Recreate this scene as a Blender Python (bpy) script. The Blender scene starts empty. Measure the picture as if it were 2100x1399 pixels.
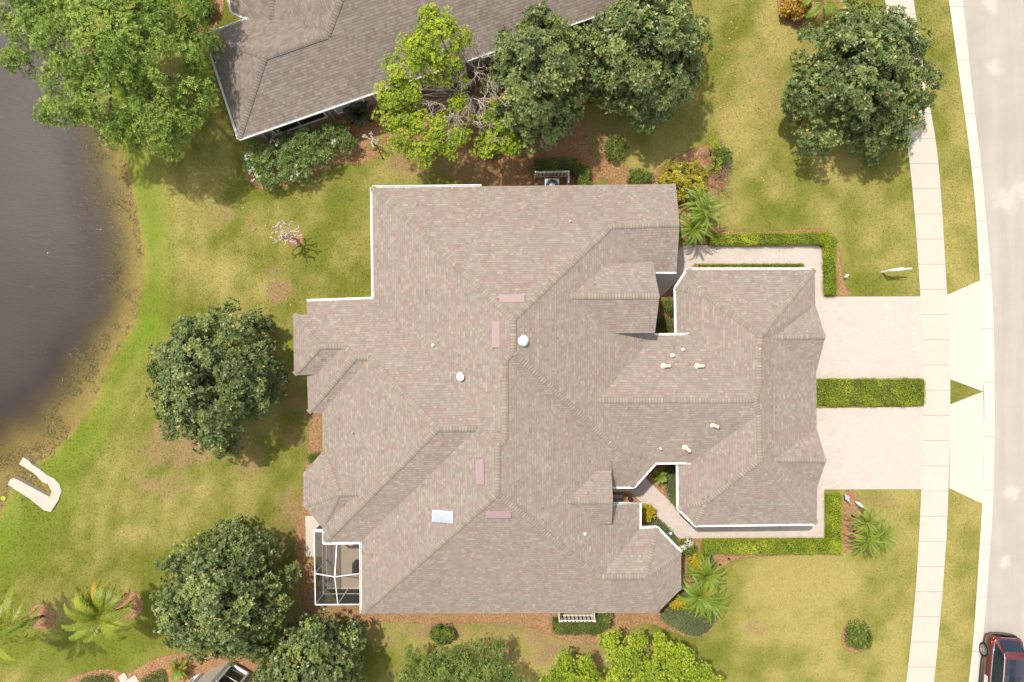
import bpy, math, random
import numpy as np
from mathutils import Vector, Matrix

# ------------------------------------------------------------------ camera, sky, sun, exposure
scene = bpy.context.scene
COL = scene.collection
CAM_H = 41.0
FPX = 1394.0                      # focal length in pixels of the 2100 px wide photograph
cam_d = bpy.data.cameras.new("camera")
cam_d.sensor_width = 36.0
cam_d.lens = 36.0 * FPX / 2100.0
cam_d.clip_start = 0.5
cam_d.clip_end = 2000.0
cam = bpy.data.objects.new("camera", cam_d)
cam.location = (0, 0, CAM_H)
COL.objects.link(cam)
scene.camera = cam

SUN_AZ = math.atan2(-0.64, 0.77)  # clockwise from +Y
SUN_EL = math.radians(63.0)
to_sun = Vector((math.sin(SUN_AZ) * math.cos(SUN_EL), math.cos(SUN_AZ) * math.cos(SUN_EL), math.sin(SUN_EL)))
world = bpy.data.worlds.new("World")
scene.world = world
world.use_nodes = True
wn = world.node_tree
for n in list(wn.nodes):
    wn.nodes.remove(n)
sky = wn.nodes.new("ShaderNodeTexSky")
sky.sky_type = 'NISHITA'
sky.sun_disc = False
sky.sun_elevation = SUN_EL
sky.sun_rotation = SUN_AZ % (2 * math.pi)
sky.air_density = 1.0
sky.dust_density = 3.0
sky.ozone_density = 1.0
bg = wn.nodes.new("ShaderNodeBackground")
bg.inputs["Strength"].default_value = 0.105
wout = wn.nodes.new("ShaderNodeOutputWorld")
wtc = wn.nodes.new("ShaderNodeTexCoord")
wcl = wn.nodes.new("ShaderNodeTexNoise"); wcl.inputs["Scale"].default_value = 2.6; wcl.inputs["Detail"].default_value = 6.0; wcl.inputs["Roughness"].default_value = 0.55
wn.links.new(wtc.outputs["Generated"], wcl.inputs["Vector"])
wmr = wn.nodes.new("ShaderNodeMapRange"); wmr.interpolation_type = 'SMOOTHSTEP'
wmr.inputs[1].default_value = 0.40; wmr.inputs[2].default_value = 0.66; wmr.inputs[3].default_value = 0.10; wmr.inputs[4].default_value = 0.90
wn.links.new(wcl.outputs["Fac"], wmr.inputs[0])
wmx = wn.nodes.new("ShaderNodeMix"); wmx.data_type = 'RGBA'
wn.links.new(wmr.outputs[0], wmx.inputs[0]); wn.links.new(sky.outputs[0], wmx.inputs[6]); wmx.inputs[7].default_value = (9.0, 8.7, 8.2, 1)
wn.links.new(wmx.outputs[2], bg.inputs[0])
wn.links.new(bg.outputs[0], wout.inputs[0])

sun_d = bpy.data.lights.new("sun", 'SUN')
sun_d.energy = 3.1
sun_d.angle = math.radians(1.6)
sun_d.color = (1.0, 0.93, 0.82)
sun = bpy.data.objects.new("sun", sun_d)
sun.rotation_euler = (-to_sun).to_track_quat('-Z', 'Y').to_euler()
sun.location = (0, 0, 60)
COL.objects.link(sun)

scene.view_settings.view_transform = 'Standard'
scene.view_settings.look = 'None'
scene.view_settings.exposure = 0.78
scene.view_settings.gamma = 1.0
scene.render.engine = 'CYCLES'
scene.cycles.max_bounces = 6
scene.cycles.transparent_max_bounces = 12

# ------------------------------------------------------------------ helpers
def W(px, py, z=0.0):
    """A place seen in the photograph at (px, py), at height z metres."""
    d = CAM_H - z
    return Vector(((px - 1050.0) / FPX * d, -(py - 699.5) / FPX * d, z))

def G(pts, z=0.0):
    return [W(p[0], p[1], z) for p in pts]

def tag(o, label=None, cat=None, group=None, kind=None):
    if label: o["label"] = label
    if cat: o["category"] = cat
    if group: o["group"] = group
    if kind: o["kind"] = kind
    return o

def empty(name, loc, label, cat, group=None, rz=0.0):
    o = bpy.data.objects.new(name, None)
    o.empty_display_size = 0.3
    o.location = loc
    o.rotation_euler = (0, 0, rz)
    COL.objects.link(o)
    return tag(o, label, cat, group)

def link(name, me, parent=None):
    o = bpy.data.objects.new(name, me)
    COL.objects.link(o)
    if parent is not None:
        o.parent = parent
        # geometry is written in world space: cancel the parent's placement
        m = Matrix.Identity(4)
        p = parent
        chain = []
        while p is not None:
            chain.append(p)
            p = p.parent
        for q in reversed(chain):
            m = m @ q.matrix_parent_inverse @ Matrix.LocRotScale(q.location, q.rotation_euler, q.scale)
        o.matrix_parent_inverse = m.inverted()
    return o

class MB:
    """Collects boxes, tubes and polygons and links them as ONE mesh object."""
    def __init__(self):
        self.v = []; self.f = []; self.m = []; self.t = []; self.smooth = []; self.uv = {}
    def poly(self, pts, mi=0, tint=0.5, smooth=False, uv=None):
        b = len(self.v)
        self.v += [tuple(p) for p in pts]
        if uv: self.uv[len(self.f)] = uv
        self.f.append(tuple(range(b, b + len(pts)))); self.m.append(mi); self.t.append(tint); self.smooth.append(smooth)
    def raw(self, verts, faces, mi=0, tint=0.5, smooth=False):
        b = len(self.v)
        self.v += [tuple(p) for p in verts]
        for f in faces:
            self.f.append(tuple(i + b for i in f)); self.m.append(mi); self.t.append(tint); self.smooth.append(smooth)
    def prism(self, bottom, top, mi=0, tint=0.5):
        n = len(bottom)
        vs = list(bottom) + list(top)
        fs = [tuple(range(n))[::-1], tuple(range(n, 2 * n))]
        for i in range(n):
            j = (i + 1) % n
            fs.append((i, j, n + j, n + i))
        self.raw(vs, fs, mi, tint)
    def box(self, c, size, rz=0.0, mi=0, tint=0.5, M=None):
        sx, sy, sz = [s * 0.5 for s in size]
        if M is None:
            M = Matrix.Translation(Vector(c)) @ Matrix.Rotation(rz, 4, 'Z')
        vs = [M @ Vector((x, y, z)) for z in (-sz, sz) for (x, y) in ((-sx, -sy), (sx, -sy), (sx, sy), (-sx, sy))]
        self.raw(vs, [(3, 2, 1, 0), (4, 5, 6, 7), (0, 1, 5, 4), (1, 2, 6, 5), (2, 3, 7, 6), (3, 0, 4, 7)], mi, tint)
    def bar(self, a, b, w, h, mi=0, tint=0.5, up=Vector((0, 0, 1))):
        a = Vector(a); b = Vector(b); d = b - a
        if d.length < 1e-6: return
        x = d.normalized()
        y = up.cross(x)
        if y.length < 1e-3: y = Vector((0, 1, 0)).cross(x)
        y.normalize(); z = x.cross(y)
        M = Matrix((x, y, z)).transposed().to_4x4(); M.translation = (a + b) / 2
        self.box(None, (d.length, w, h), mi=mi, tint=tint, M=M)
    def tube(self, pts, rad, n=8, mi=0, tint=0.5, cap=True):
        pts = [Vector(p) for p in pts]
        if not hasattr(rad, '__len__'): rad = [rad] * len(pts)
        vs = []; fs = []
        prev = None
        for i, p in enumerate(pts):
            d = (pts[min(i + 1, len(pts) - 1)] - pts[max(i - 1, 0)]).normalized()
            if prev is None:
                x = d.orthogonal().normalized()
            else:
                x = (prev - d * prev.dot(d))
                x = x.normalized() if x.length > 1e-5 else d.orthogonal().normalized()
            prev = x
            y = d.cross(x)
            for k in range(n):
                a = 2 * math.pi * k / n
                vs.append(p + (x * math.cos(a) + y * math.sin(a)) * rad[i])
        for i in range(len(pts) - 1):
            for k in range(n):
                k2 = (k + 1) % n
                fs.append((i * n + k, i * n + k2, (i + 1) * n + k2, (i + 1) * n + k))
        if cap:
            fs.append(tuple(range(n))[::-1]); fs.append(tuple(range((len(pts) - 1) * n, len(pts) * n)))
        self.raw(vs, fs, mi, tint, True)
    def lathe(self, c, prof, n=20, mi=0, tint=0.5):
        """prof: list of (radius, z) up the axis at c."""
        c = Vector(c)
        vs = []; fs = []
        for r, z in prof:
            for k in range(n):
                a = 2 * math.pi * k / n
                vs.append(c + Vector((r * math.cos(a), r * math.sin(a), z)))
        for i in range(len(prof) - 1):
            for k in range(n):
                k2 = (k + 1) % n
                fs.append((i * n + k, i * n + k2, (i + 1) * n + k2, (i + 1) * n + k))
        fs.append(tuple(range((len(prof) - 1) * n, len(prof) * n)))
        self.raw(vs, fs, mi, tint, True)
    def build(self, name, mats, parent=None):
        me = bpy.data.meshes.new(name)
        me.from_pydata(self.v, [], self.f)
        for mt in (mats if isinstance(mats, (list, tuple)) else [mats]):
            me.materials.append(mt)
        me.polygons.foreach_set("material_index", self.m)
        me.polygons.foreach_set("use_smooth", self.smooth)
        a = me.attributes.new("tint", 'FLOAT', 'FACE')
        a.data.foreach_set("value", self.t)
        if self.uv:
            ul = me.uv_layers.new(name="UVMap")
            for fi, uvs in self.uv.items():
                ls = me.polygons[fi].loop_start
                for k, q in enumerate(uvs):
                    ul.data[ls + k].uv = q
        me.update()
        return link(name, me, parent)

def quads_mesh(name, verts, tint, mat, parent=None):
    """verts (n,4,3): n separate quads with one tint each, fast."""
    n = len(verts)
    me = bpy.data.meshes.new(name)
    me.vertices.add(n * 4)
    me.vertices.foreach_set("co", np.ascontiguousarray(verts, dtype=np.float32).ravel())
    me.loops.add(n * 4)
    me.loops.foreach_set("vertex_index", np.arange(n * 4, dtype=np.int32))
    me.polygons.add(n)
    me.polygons.foreach_set("loop_start", np.arange(0, n * 4, 4, dtype=np.int32))
    a = me.attributes.new("tint", 'FLOAT', 'FACE')
    a.data.foreach_set("value", np.asarray(tint, dtype=np.float32))
    me.materials.append(mat)
    me.update(calc_edges=True)
    return link(name, me, parent)

def grid_mesh(name, xs, ys, Z, attrs, mat, keep=None, parent=None):
    nx, ny = len(xs), len(ys)
    X, Y = np.meshgrid(xs, ys)
    co = np.stack([X, Y, Z], -1).reshape(-1, 3).astype(np.float32)
    idx = np.arange(nx * ny).reshape(ny, nx)
    q = np.stack([idx[:-1, :-1], idx[:-1, 1:], idx[1:, 1:], idx[1:, :-1]], -1).reshape(-1, 4)
    if keep is not None:
        q = q[keep.reshape(-1)]
    used = np.unique(q)
    remap = np.full(nx * ny, -1); remap[used] = np.arange(len(used))
    co = co[used]; q = remap[q]
    me = bpy.data.meshes.new(name)
    me.vertices.add(len(co)); me.vertices.foreach_set("co", co.ravel())
    me.loops.add(len(q) * 4); me.loops.foreach_set("vertex_index", q.ravel().astype(np.int32))
    me.polygons.add(len(q)); me.polygons.foreach_set("loop_start", np.arange(0, len(q) * 4, 4, dtype=np.int32))
    me.polygons.foreach_set("use_smooth", np.ones(len(q), dtype=bool))
    for k, arr in attrs.items():
        a = me.attributes.new(k, 'FLOAT', 'POINT')
        a.data.foreach_set("value", arr.reshape(-1)[used].astype(np.float32))
    me.materials.append(mat)
    me.update(calc_edges=True)
    return link(name, me, parent)

def sdist(X, Y, poly):
    """Signed distance to a closed polygon: negative inside."""
    P = np.array([(p[0], p[1]) for p in poly]); n = len(P)
    d = np.full(X.shape, 1e9); inside = np.zeros(X.shape, bool)
    for i in range(n):
        a = P[i]; b = P[(i + 1) % n]; e = b - a
        t = np.clip(((X - a[0]) * e[0] + (Y - a[1]) * e[1]) / max(e @ e, 1e-12), 0, 1)
        d = np.minimum(d, (X - a[0] - t * e[0]) ** 2 + (Y - a[1] - t * e[1]) ** 2)
        if abs(e[1]) > 1e-12:
            c = ((a[1] > Y) != (b[1] > Y)) & (X < (b[0] - a[0]) * (Y - a[1]) / e[1] + a[0])
            inside ^= c
    d = np.sqrt(d)
    return np.where(inside, -d, d)

def smooth_poly(pts, it=2):
    for _ in range(it):
        o = []
        for i in range(len(pts)):
            a = pts[i]; b = pts[(i + 1) % len(pts)]
            o.append((a[0] * .75 + b[0] * .25, a[1] * .75 + b[1] * .25)); o.append((a[0] * .25 + b[0] * .75, a[1] * .25 + b[1] * .75))
        pts = o
    return pts

# ------------------------------------------------------------------ materials
class NT:
    def __init__(self, name):
        self.m = bpy.data.materials.new(name); self.m.use_nodes = True
        self.t = self.m.node_tree; self.n = self.t.nodes; self.l = self.t.links
        self.b = self.n["Principled BSDF"]; self.out = self.n["Material Output"]
    def put(self, sock, v):
        if isinstance(v, bpy.types.NodeSocket): self.l.new(v, sock)
        else:
            if hasattr(v, '__len__') and len(v) == 3 and sock.type == 'RGBA': v = (*v, 1)
            sock.default_value = v
    def math(self, op, a, b=0.0, c=None, clamp=False):
        n = self.n.new("ShaderNodeMath"); n.operation = op; n.use_clamp = clamp
        self.put(n.inputs[0], a); self.put(n.inputs[1], b)
        if c is not None: self.put(n.inputs[2], c)
        return n.outputs[0]
    def noise(self, vec, scale, detail=3.0, rough=0.55, dist=0.0, col=False):
        n = self.n.new("ShaderNodeTexNoise")
        if vec is not None: self.l.new(vec, n.inputs["Vector"])
        n.inputs["Scale"].default_value = scale; n.inputs["Detail"].default_value = detail
        n.inputs["Roughness"].default_value = rough; n.inputs["Distortion"].default_value = dist
        return n.outputs["Color" if col else "Fac"]
    def ramp(self, fac, stops, interp='LINEAR'):
        n = self.n.new("ShaderNodeValToRGB"); r = n.color_ramp; r.interpolation = interp
        while len(r.elements) < len(stops): r.elements.new(1.0)
        for e, (p, c) in zip(r.elements, stops):
            e.position = p; e.color = (*c, 1) if len(c) == 3 else c
        self.put(n.inputs[0], fac)
        return n.outputs[0]
    def maprange(self, v, a, b, c=0.0, d=1.0, smooth=False):
        n = self.n.new("ShaderNodeMapRange"); n.clamp = True
        if smooth: n.interpolation_type = 'SMOOTHSTEP'
        self.put(n.inputs[0], v)
        for i, x in enumerate((a, b, c, d)): n.inputs[1 + i].default_value = x
        return n.outputs[0]
    def mix(self, fac, a, b, mode='MIX'):
        n = self.n.new("ShaderNodeMix"); n.data_type = 'RGBA'; n.blend_type = mode
        self.put(n.inputs[0], fac); self.put(n.inputs[6], a); self.put(n.inputs[7], b)
        return n.outputs[2]
    def attr(self, name):
        n = self.n.new("ShaderNodeAttribute"); n.attribute_name = name
        return n.outputs["Fac"]
    def coord(self, which="Object"):
        return self.n.new("ShaderNodeTexCoord").outputs[which]
    def pos(self):
        return self.n.new("ShaderNodeNewGeometry").outputs["Position"]
    def sep(self, v):
        n = self.n.new("ShaderNodeSeparateXYZ"); self.l.new(v, n.inputs[0]); return n.outputs
    def comb(self, x, y, z=0.0):
        n = self.n.new("ShaderNodeCombineXYZ"); self.put(n.inputs[0], x); self.put(n.inputs[1], y); self.put(n.inputs[2], z); return n.outputs[0]
    def white(self, vec):
        n = self.n.new("ShaderNodeTexWhiteNoise"); n.noise_dimensions = '3D'; self.l.new(vec, n.inputs["Vector"]); return n.outputs
    def bump(self, h, strength=0.4, dist=0.02):
        n = self.n.new("ShaderNodeBump"); n.inputs["Strength"].default_value = strength; n.inputs["Distance"].default_value = dist
        self.l.new(h, n.inputs["Height"]); self.l.new(n.outputs[0], self.b.inputs["Normal"]); return n.outputs[0]
    def base(self, c, rough=0.8, spec=0.3, metal=0.0):
        self.put(self.b.inputs["Base Color"], c); self.put(self.b.inputs["Roughness"], rough)
        self.b.inputs["Specular IOR Level"].default_value = spec; self.b.inputs["Metallic"].default_value = metal
        return self.m

def plain(name, c, rough=0.6, spec=0.3, metal=0.0, var=0.12, scale=6.0):
    k = NT(name)
    f = k.noise(k.pos(), scale, 4)
    col = k.mix(f, tuple(x * (1 - var) for x in c), tuple(min(1, x * (1 + var)) for x in c))
    return k.base(col, rough, spec, metal)

def leaf_mat(name, stops, rough=0.42, spec=0.4, trans=0.28):
    k = NT(name)
    c = k.ramp(k.attr("tint"), stops)
    k.base(c, rough, spec)
    tr = k.n.new("ShaderNodeBsdfTranslucent")
    k.l.new(k.mix(0.5, c, k.mix(1.0, c, (1.0, 1.0, 0.35), 'MULTIPLY')), tr.inputs[0])
    mx = k.n.new("ShaderNodeMixShader"); mx.inputs[0].default_value = trans
    k.l.new(k.b.outputs[0], mx.inputs[1]); k.l.new(tr.outputs[0], mx.inputs[2]); k.l.new(mx.outputs[0], k.out.inputs[0])
    return k.m

def shingle_mat(name, cols, row=0.142, tab=0.15):
    """Laminated asphalt shingles: UV is in metres, v runs up the slope."""
    k = NT(name)
    uv = k.sep(k.coord("UV"))
    v = k.math('DIVIDE', uv[1], row)
    r = k.math('FLOOR', v)
    fr = k.math('FRACT', v)
    roff = k.white(k.comb(r, 3.7, 1.3))[0]
    u = k.math('ADD', k.math('DIVIDE', uv[0], tab), k.math('MULTIPLY', roff, 9.0))
    c0 = k.math('FLOOR', u)
    pair = k.math('FLOOR', k.math('DIVIDE', u, 2.0))
    pick = k.math('GREATER_THAN', k.white(k.comb(pair, r, 5.1))[0], 0.30)
    cell = k.math('ADD', k.math('MULTIPLY', pick, c0), k.math('MULTIPLY', k.math('SUBTRACT', 1.0, pick), k.math('ADD', k.math('MULTIPLY', pair, 2.0), 0.37)))
    rnd = k.white(k.comb(cell, r, 0.5))[0]
    cl = k.noise(k.comb(uv[0], uv[1], 0.0), 0.9, 3)
    f = k.math('ADD', k.math('MULTIPLY', rnd, 0.86), k.math('MULTIPLY', cl, 0.28), clamp=False)
    f = k.math('SUBTRACT', f, 0.07, clamp=True)
    col = k.ramp(f, cols, 'CONSTANT')
    gran = k.noise(k.comb(uv[0], uv[1], 0.0), 55.0, 2)
    col = k.mix(k.math('MULTIPLY', gran, 0.35), col, k.mix(1.0, col, (0.62, 0.62, 0.62), 'MULTIPLY'))
    # weathering in broad faint patches
    wth = k.maprange(k.noise(k.comb(k.math('MULTIPLY', uv[0], 1.0), k.math('MULTIPLY', uv[1], 0.22), 0.0), 0.8, 5, 0.62), 0.35, 0.75, 0.0, 0.30)
    col = k.mix(wth, col, k.mix(1.0, col, (0.80, 0.80, 0.79), 'MULTIPLY'))
    wt2 = k.maprange(k.noise(k.pos(), 0.30, 4), 0.4, 0.7, 0.0, 0.35)
    col = k.mix(wt2, col, k.mix(1.0, col, (1.12, 1.10, 1.06), 'MULTIPLY'))
    pk = k.maprange(k.noise(k.comb(uv[0], uv[1], 3.0), 1.7, 3, 0.6), 0.52, 0.66, 0.0, 0.75)
    col = k.mix(k.math('MULTIPLY', pk, k.math('GREATER_THAN', k.white(k.comb(cell, r, 8.5))[0], 0.45)), col, k.mix(1.0, col, (1.04, 0.90, 0.885), 'MULTIPLY'))
    # butt-edge shadow painted as a dark line along each course's bottom
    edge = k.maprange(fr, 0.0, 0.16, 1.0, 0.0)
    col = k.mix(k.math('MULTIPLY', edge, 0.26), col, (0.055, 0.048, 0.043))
    k.base(col, 0.92, 0.15)
    fu = k.math('FRACT', u)
    lam = k.math('MULTIPLY', pick, 0.25)
    h = k.math('ADD', k.math('SUBTRACT', 1.0, fr), lam)
    k.bump(h, 0.9, 0.016)
    return k.m

ROOF_COLS = [(0.0, (0.202, 0.163, 0.141)), (0.07, (0.242, 0.183, 0.161)), (0.20, (0.228, 0.194, 0.167)), (0.40, (0.250, 0.213, 0.181)),
             (0.60, (0.258, 0.202, 0.178)), (0.70, (0.266, 0.228, 0.194)), (0.88, (0.292, 0.253, 0.213))]
NEIGH_COLS = [(0.0, (0.160, 0.133, 0.112)), (0.2, (0.178, 0.149, 0.126)), (0.45, (0.193, 0.163, 0.138)), (0.7, (0.210, 0.179, 0.151)), (0.9, (0.230, 0.198, 0.166))]
M = {}
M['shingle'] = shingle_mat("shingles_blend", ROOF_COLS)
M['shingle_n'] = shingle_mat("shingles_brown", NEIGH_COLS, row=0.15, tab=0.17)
def cap_mat(name, stops):
    k = NT(name)
    c = k.ramp(k.attr("tint"), stops)
    g = k.noise(k.pos(), 40, 2)
    return k.base(k.mix(k.math('MULTIPLY', g, 0.4), c, k.mix(1.0, c, (0.65, 0.65, 0.65), 'MULTIPLY')), 0.92, 0.15)
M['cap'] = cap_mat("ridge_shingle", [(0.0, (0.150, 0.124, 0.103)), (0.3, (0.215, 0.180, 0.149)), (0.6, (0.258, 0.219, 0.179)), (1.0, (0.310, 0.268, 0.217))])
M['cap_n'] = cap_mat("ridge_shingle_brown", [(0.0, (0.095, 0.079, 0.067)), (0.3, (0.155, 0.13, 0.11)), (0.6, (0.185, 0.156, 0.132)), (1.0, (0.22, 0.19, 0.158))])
M['white'] = plain("white_paint", (0.74, 0.74, 0.73), 0.45, 0.4, var=0.06, scale=3)
M['fascia'] = plain("cream_trim", (0.50, 0.46, 0.41), 0.6, var=0.05)
M['stucco'] = plain("beige_stucco", (0.42, 0.36, 0.30), 0.9, 0.1, var=0.08, scale=9)
M['stucco_n'] = plain("grey_beige_stucco", (0.27, 0.235, 0.205), 0.9, 0.1, var=0.08, scale=9)
M['stucco_s'] = plain("pale_grey_stucco", (0.36, 0.33, 0.28), 0.9, 0.1, var=0.08, scale=9)
M['glass'] = plain("window_glass", (0.015, 0.017, 0.02), 0.06, 0.6, var=0.3)
M['dark'] = plain("dark_plastic", (0.02, 0.02, 0.022), 0.5, 0.4)
M['pink_metal'] = plain("vent_paint", (0.265, 0.185, 0.187), 0.5, 0.3, var=0.05)
M['cream'] = plain("cream_pvc", (0.72, 0.62, 0.42), 0.5, 0.3, var=0.05)
M['galv'] = plain("galvanised", (0.62, 0.63, 0.66), 0.35, 0.5, 0.4)
M['ac'] = plain("grey_enamel", (0.33, 0.33, 0.37), 0.45, 0.4)
M['bark'] = plain("grey_bark", (0.16, 0.13, 0.105), 0.95, 0.1, var=0.4, scale=14)
M['pale_bark'] = plain("pale_bark", (0.40, 0.345, 0.29), 0.9, 0.1, var=0.25, scale=12)
M['stub'] = plain("pale_stub_bark", (0.44, 0.38, 0.30), 0.9, 0.1, var=0.25, scale=20)
M['fence'] = plain("grey_weathered_board", (0.50, 0.45, 0.40), 0.85, 0.15, var=0.25, scale=12)
M['fence_w'] = plain("white_vinyl_board", (0.60, 0.56, 0.50), 0.6, 0.2, var=0.12, scale=12)
M['twig'] = plain("dry_twig", (0.235, 0.17, 0.125), 0.95, 0.1, var=0.35, scale=14)
M['stone'] = plain("grey_stone", (0.34, 0.35, 0.33), 0.8, 0.2, var=0.2, scale=20)
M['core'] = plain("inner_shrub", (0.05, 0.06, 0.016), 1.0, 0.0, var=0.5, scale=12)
def screen_mat(op=0.27):
    k = NT("insect_screen")
    k.base((0.035, 0.035, 0.04), 0.6, 0.2)
    t = k.n.new("ShaderNodeBsdfTransparent"); mx = k.n.new("ShaderNodeMixShader"); mx.inputs[0].default_value = op
    k.l.new(t.outputs[0], mx.inputs[1]); k.l.new(k.b.outputs[0], mx.inputs[2]); k.l.new(mx.outputs[0], k.out.inputs[0])
    return k.m
M['screen'] = screen_mat()
M['screen_side'] = screen_mat(0.68)

# foliage colours
M['magnolia'] = leaf_mat("magnolia_leaf", [(0.0, (0.051, 0.077, 0.021)), (0.35, (0.103, 0.144, 0.039)), (0.6, (0.151, 0.199, 0.055)), (0.82, (0.227, 0.267, 0.066)), (0.955, (0.318, 0.329, 0.084)), (1.0, (0.605, 0.322, 0.076))], 0.42, 0.45, 0.18)
M['oak'] = leaf_mat("oak_leaf", [(0.0, (0.111, 0.173, 0.030)), (0.5, (0.231, 0.334, 0.061)), (1.0, (0.402, 0.509, 0.097))], 0.5, 0.3, 0.35)
M['lime'] = leaf_mat("lime_leaf", [(0.0, (0.163, 0.239, 0.020)), (0.5, (0.298, 0.394, 0.032)), (1.0, (0.477, 0.538, 0.048))], 0.5, 0.3, 0.35)
M['willow'] = leaf_mat("narrow_leaf", [(0.0, (0.090, 0.146, 0.033)), (0.5, (0.192, 0.260, 0.057)), (1.0, (0.333, 0.394, 0.099))], 0.5, 0.3, 0.35)
M['hedge'] = leaf_mat("hedge_leaf", [(0.0, (0.165, 0.233, 0.011)), (0.5, (0.261, 0.334, 0.018)), (0.9, (0.386, 0.435, 0.028)), (1.0, (0.579, 0.588, 0.052))], 0.5, 0.3, 0.3)
M['shrub'] = leaf_mat("shrub_leaf", [(0.0, (0.062, 0.101, 0.019)), (0.5, (0.135, 0.181, 0.031)), (1.0, (0.270, 0.302, 0.055))], 0.5, 0.3, 0.3)
M['jasmine'] = leaf_mat("ground_cover_leaf", [(0.0, (0.059, 0.089, 0.033)), (0.5, (0.110, 0.151, 0.055)), (1.0, (0.184, 0.223, 0.079))], 0.5, 0.3, 0.25)
M['croton'] = leaf_mat("variegated_leaf", [(0.0, (0.088, 0.108, 0.011)), (0.4, (0.237, 0.216, 0.017)), (0.75, (0.450, 0.372, 0.033)), (1.0, (0.650, 0.516, 0.088))], 0.4, 0.4, 0.25)
M['yellow'] = leaf_mat("golden_leaf", [(0.0, (0.168, 0.172, 0.010)), (0.5, (0.396, 0.333, 0.015)), (1.0, (0.600, 0.460, 0.030))], 0.4, 0.4, 0.3)
M['orange'] = leaf_mat("orange_leaf", [(0.0, (0.143, 0.085, 0.010)), (0.5, (0.364, 0.208, 0.018)), (1.0, (0.598, 0.390, 0.072))], 0.4, 0.4, 0.25)
M['oleander'] = leaf_mat("oleander_leaf", [(0.0, (0.098, 0.151, 0.035)), (0.5, (0.186, 0.263, 0.070)), (1.0, (0.312, 0.405, 0.122))], 0.45, 0.4, 0.3)
M['petal'] = leaf_mat("white_petal", [(0.0, (0.6, 0.58, 0.5)), (1.0, (0.75, 0.73, 0.66))], 0.5, 0.2, 0.3)
M['palm'] = leaf_mat("palm_leaflet", [(0.0, (0.085, 0.143, 0.011)), (0.5, (0.161, 0.244, 0.020)), (0.9, (0.260, 0.336, 0.043)), (1.0, (0.460, 0.286, 0.043))], 0.45, 0.4, 0.3)
M['palm_y'] = leaf_mat("queen_palm_leaflet", [(0.0, (0.119, 0.160, 0.013)), (0.5, (0.237, 0.291, 0.024)), (0.9, (0.362, 0.392, 0.040)), (1.0, (0.472, 0.281, 0.026))], 0.45, 0.4, 0.3)
M['cycad'] = leaf_mat("dark_frond", [(0.0, (0.012, 0.022, 0.008)), (0.6, (0.03, 0.055, 0.014)), (1.0, (0.12, 0.14, 0.03))], 0.4, 0.4, 0.2)
M['weed'] = leaf_mat("water_weed", [(0.0, (0.075, 0.070, 0.025)), (0.4, (0.12, 0.105, 0.04)), (0.7, (0.17, 0.125, 0.07)), (1.0, (0.30, 0.25, 0.17))], 0.8, 0.2, 0.1)
M['drift'] = leaf_mat("fallen_leaf", [(0.0, (0.25, 0.12, 0.03)), (0.5, (0.42, 0.22, 0.05)), (1.0, (0.5, 0.36, 0.12))], 0.7, 0.2, 0.1)

def grass_cols(k, fine):
    green = k.ramp(fine, [(0.2, (0.088, 0.106, 0.015)), (0.5, (0.138, 0.154, 0.023)), (0.8, (0.208, 0.210, 0.040))])
    straw = k.ramp(fine, [(0.2, (0.222, 0.196, 0.052)), (0.5, (0.302, 0.260, 0.080)), (0.8, (0.420, 0.352, 0.140))])
    lushc = k.ramp(fine, [(0.2, (0.086, 0.142, 0.011)), (0.5, (0.128, 0.192, 0.016)), (0.8, (0.190, 0.250, 0.028))])
    brownc = k.ramp(fine, [(0.2, (0.165, 0.108, 0.046)), (0.5, (0.255, 0.175, 0.085)), (0.8, (0.380, 0.275, 0.155))])
    col = k.mix(k.attr("dry"), green, straw)
    col = k.mix(k.attr("lush"), col, lushc)
    return k.mix(k.attr("brown"), col, brownc)
def grass_mat():
    k = NT("lawn_grass")
    p = k.pos()
    fine = k.noise(p, 7.0, 5, 0.8)
    vfine = k.noise(p, 26.0, 3, 0.8)
    f = k.math('ADD', k.math('MULTIPLY', fine, 0.9), k.math('MULTIPLY', k.math('SUBTRACT', vfine, 0.45), 0.9), clamp=True)
    col = grass_cols(k, f)
    col = k.mix(k.attr("sand"), col, k.ramp(fine, [(0.3, (0.17, 0.125, 0.038)), (0.5, (0.235, 0.18, 0.055)), (0.7, (0.30, 0.23, 0.085))]))
    k.base(col, 0.95, 0.05)
    k.bump(k.math('ADD', k.math('MULTIPLY', fine, 0.6), vfine), 0.8, 0.06)
    return k.m
def blade_mat():
    k = NT("grass_blade")
    col = grass_cols(k, k.attr("tint"))
    k.base(col, 0.8, 0.15)
    tr = k.n.new("ShaderNodeBsdfTranslucent"); k.l.new(col, tr.inputs[0])
    mx = k.n.new("ShaderNodeMixShader"); mx.inputs[0].default_value = 0.25
    k.l.new(k.b.outputs[0], mx.inputs[1]); k.l.new(tr.outputs[0], mx.inputs[2]); k.l.new(mx.outputs[0], k.out.inputs[0])
    return k.m
M['blade'] = blade_mat()
M['grass'] = grass_mat()

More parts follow.
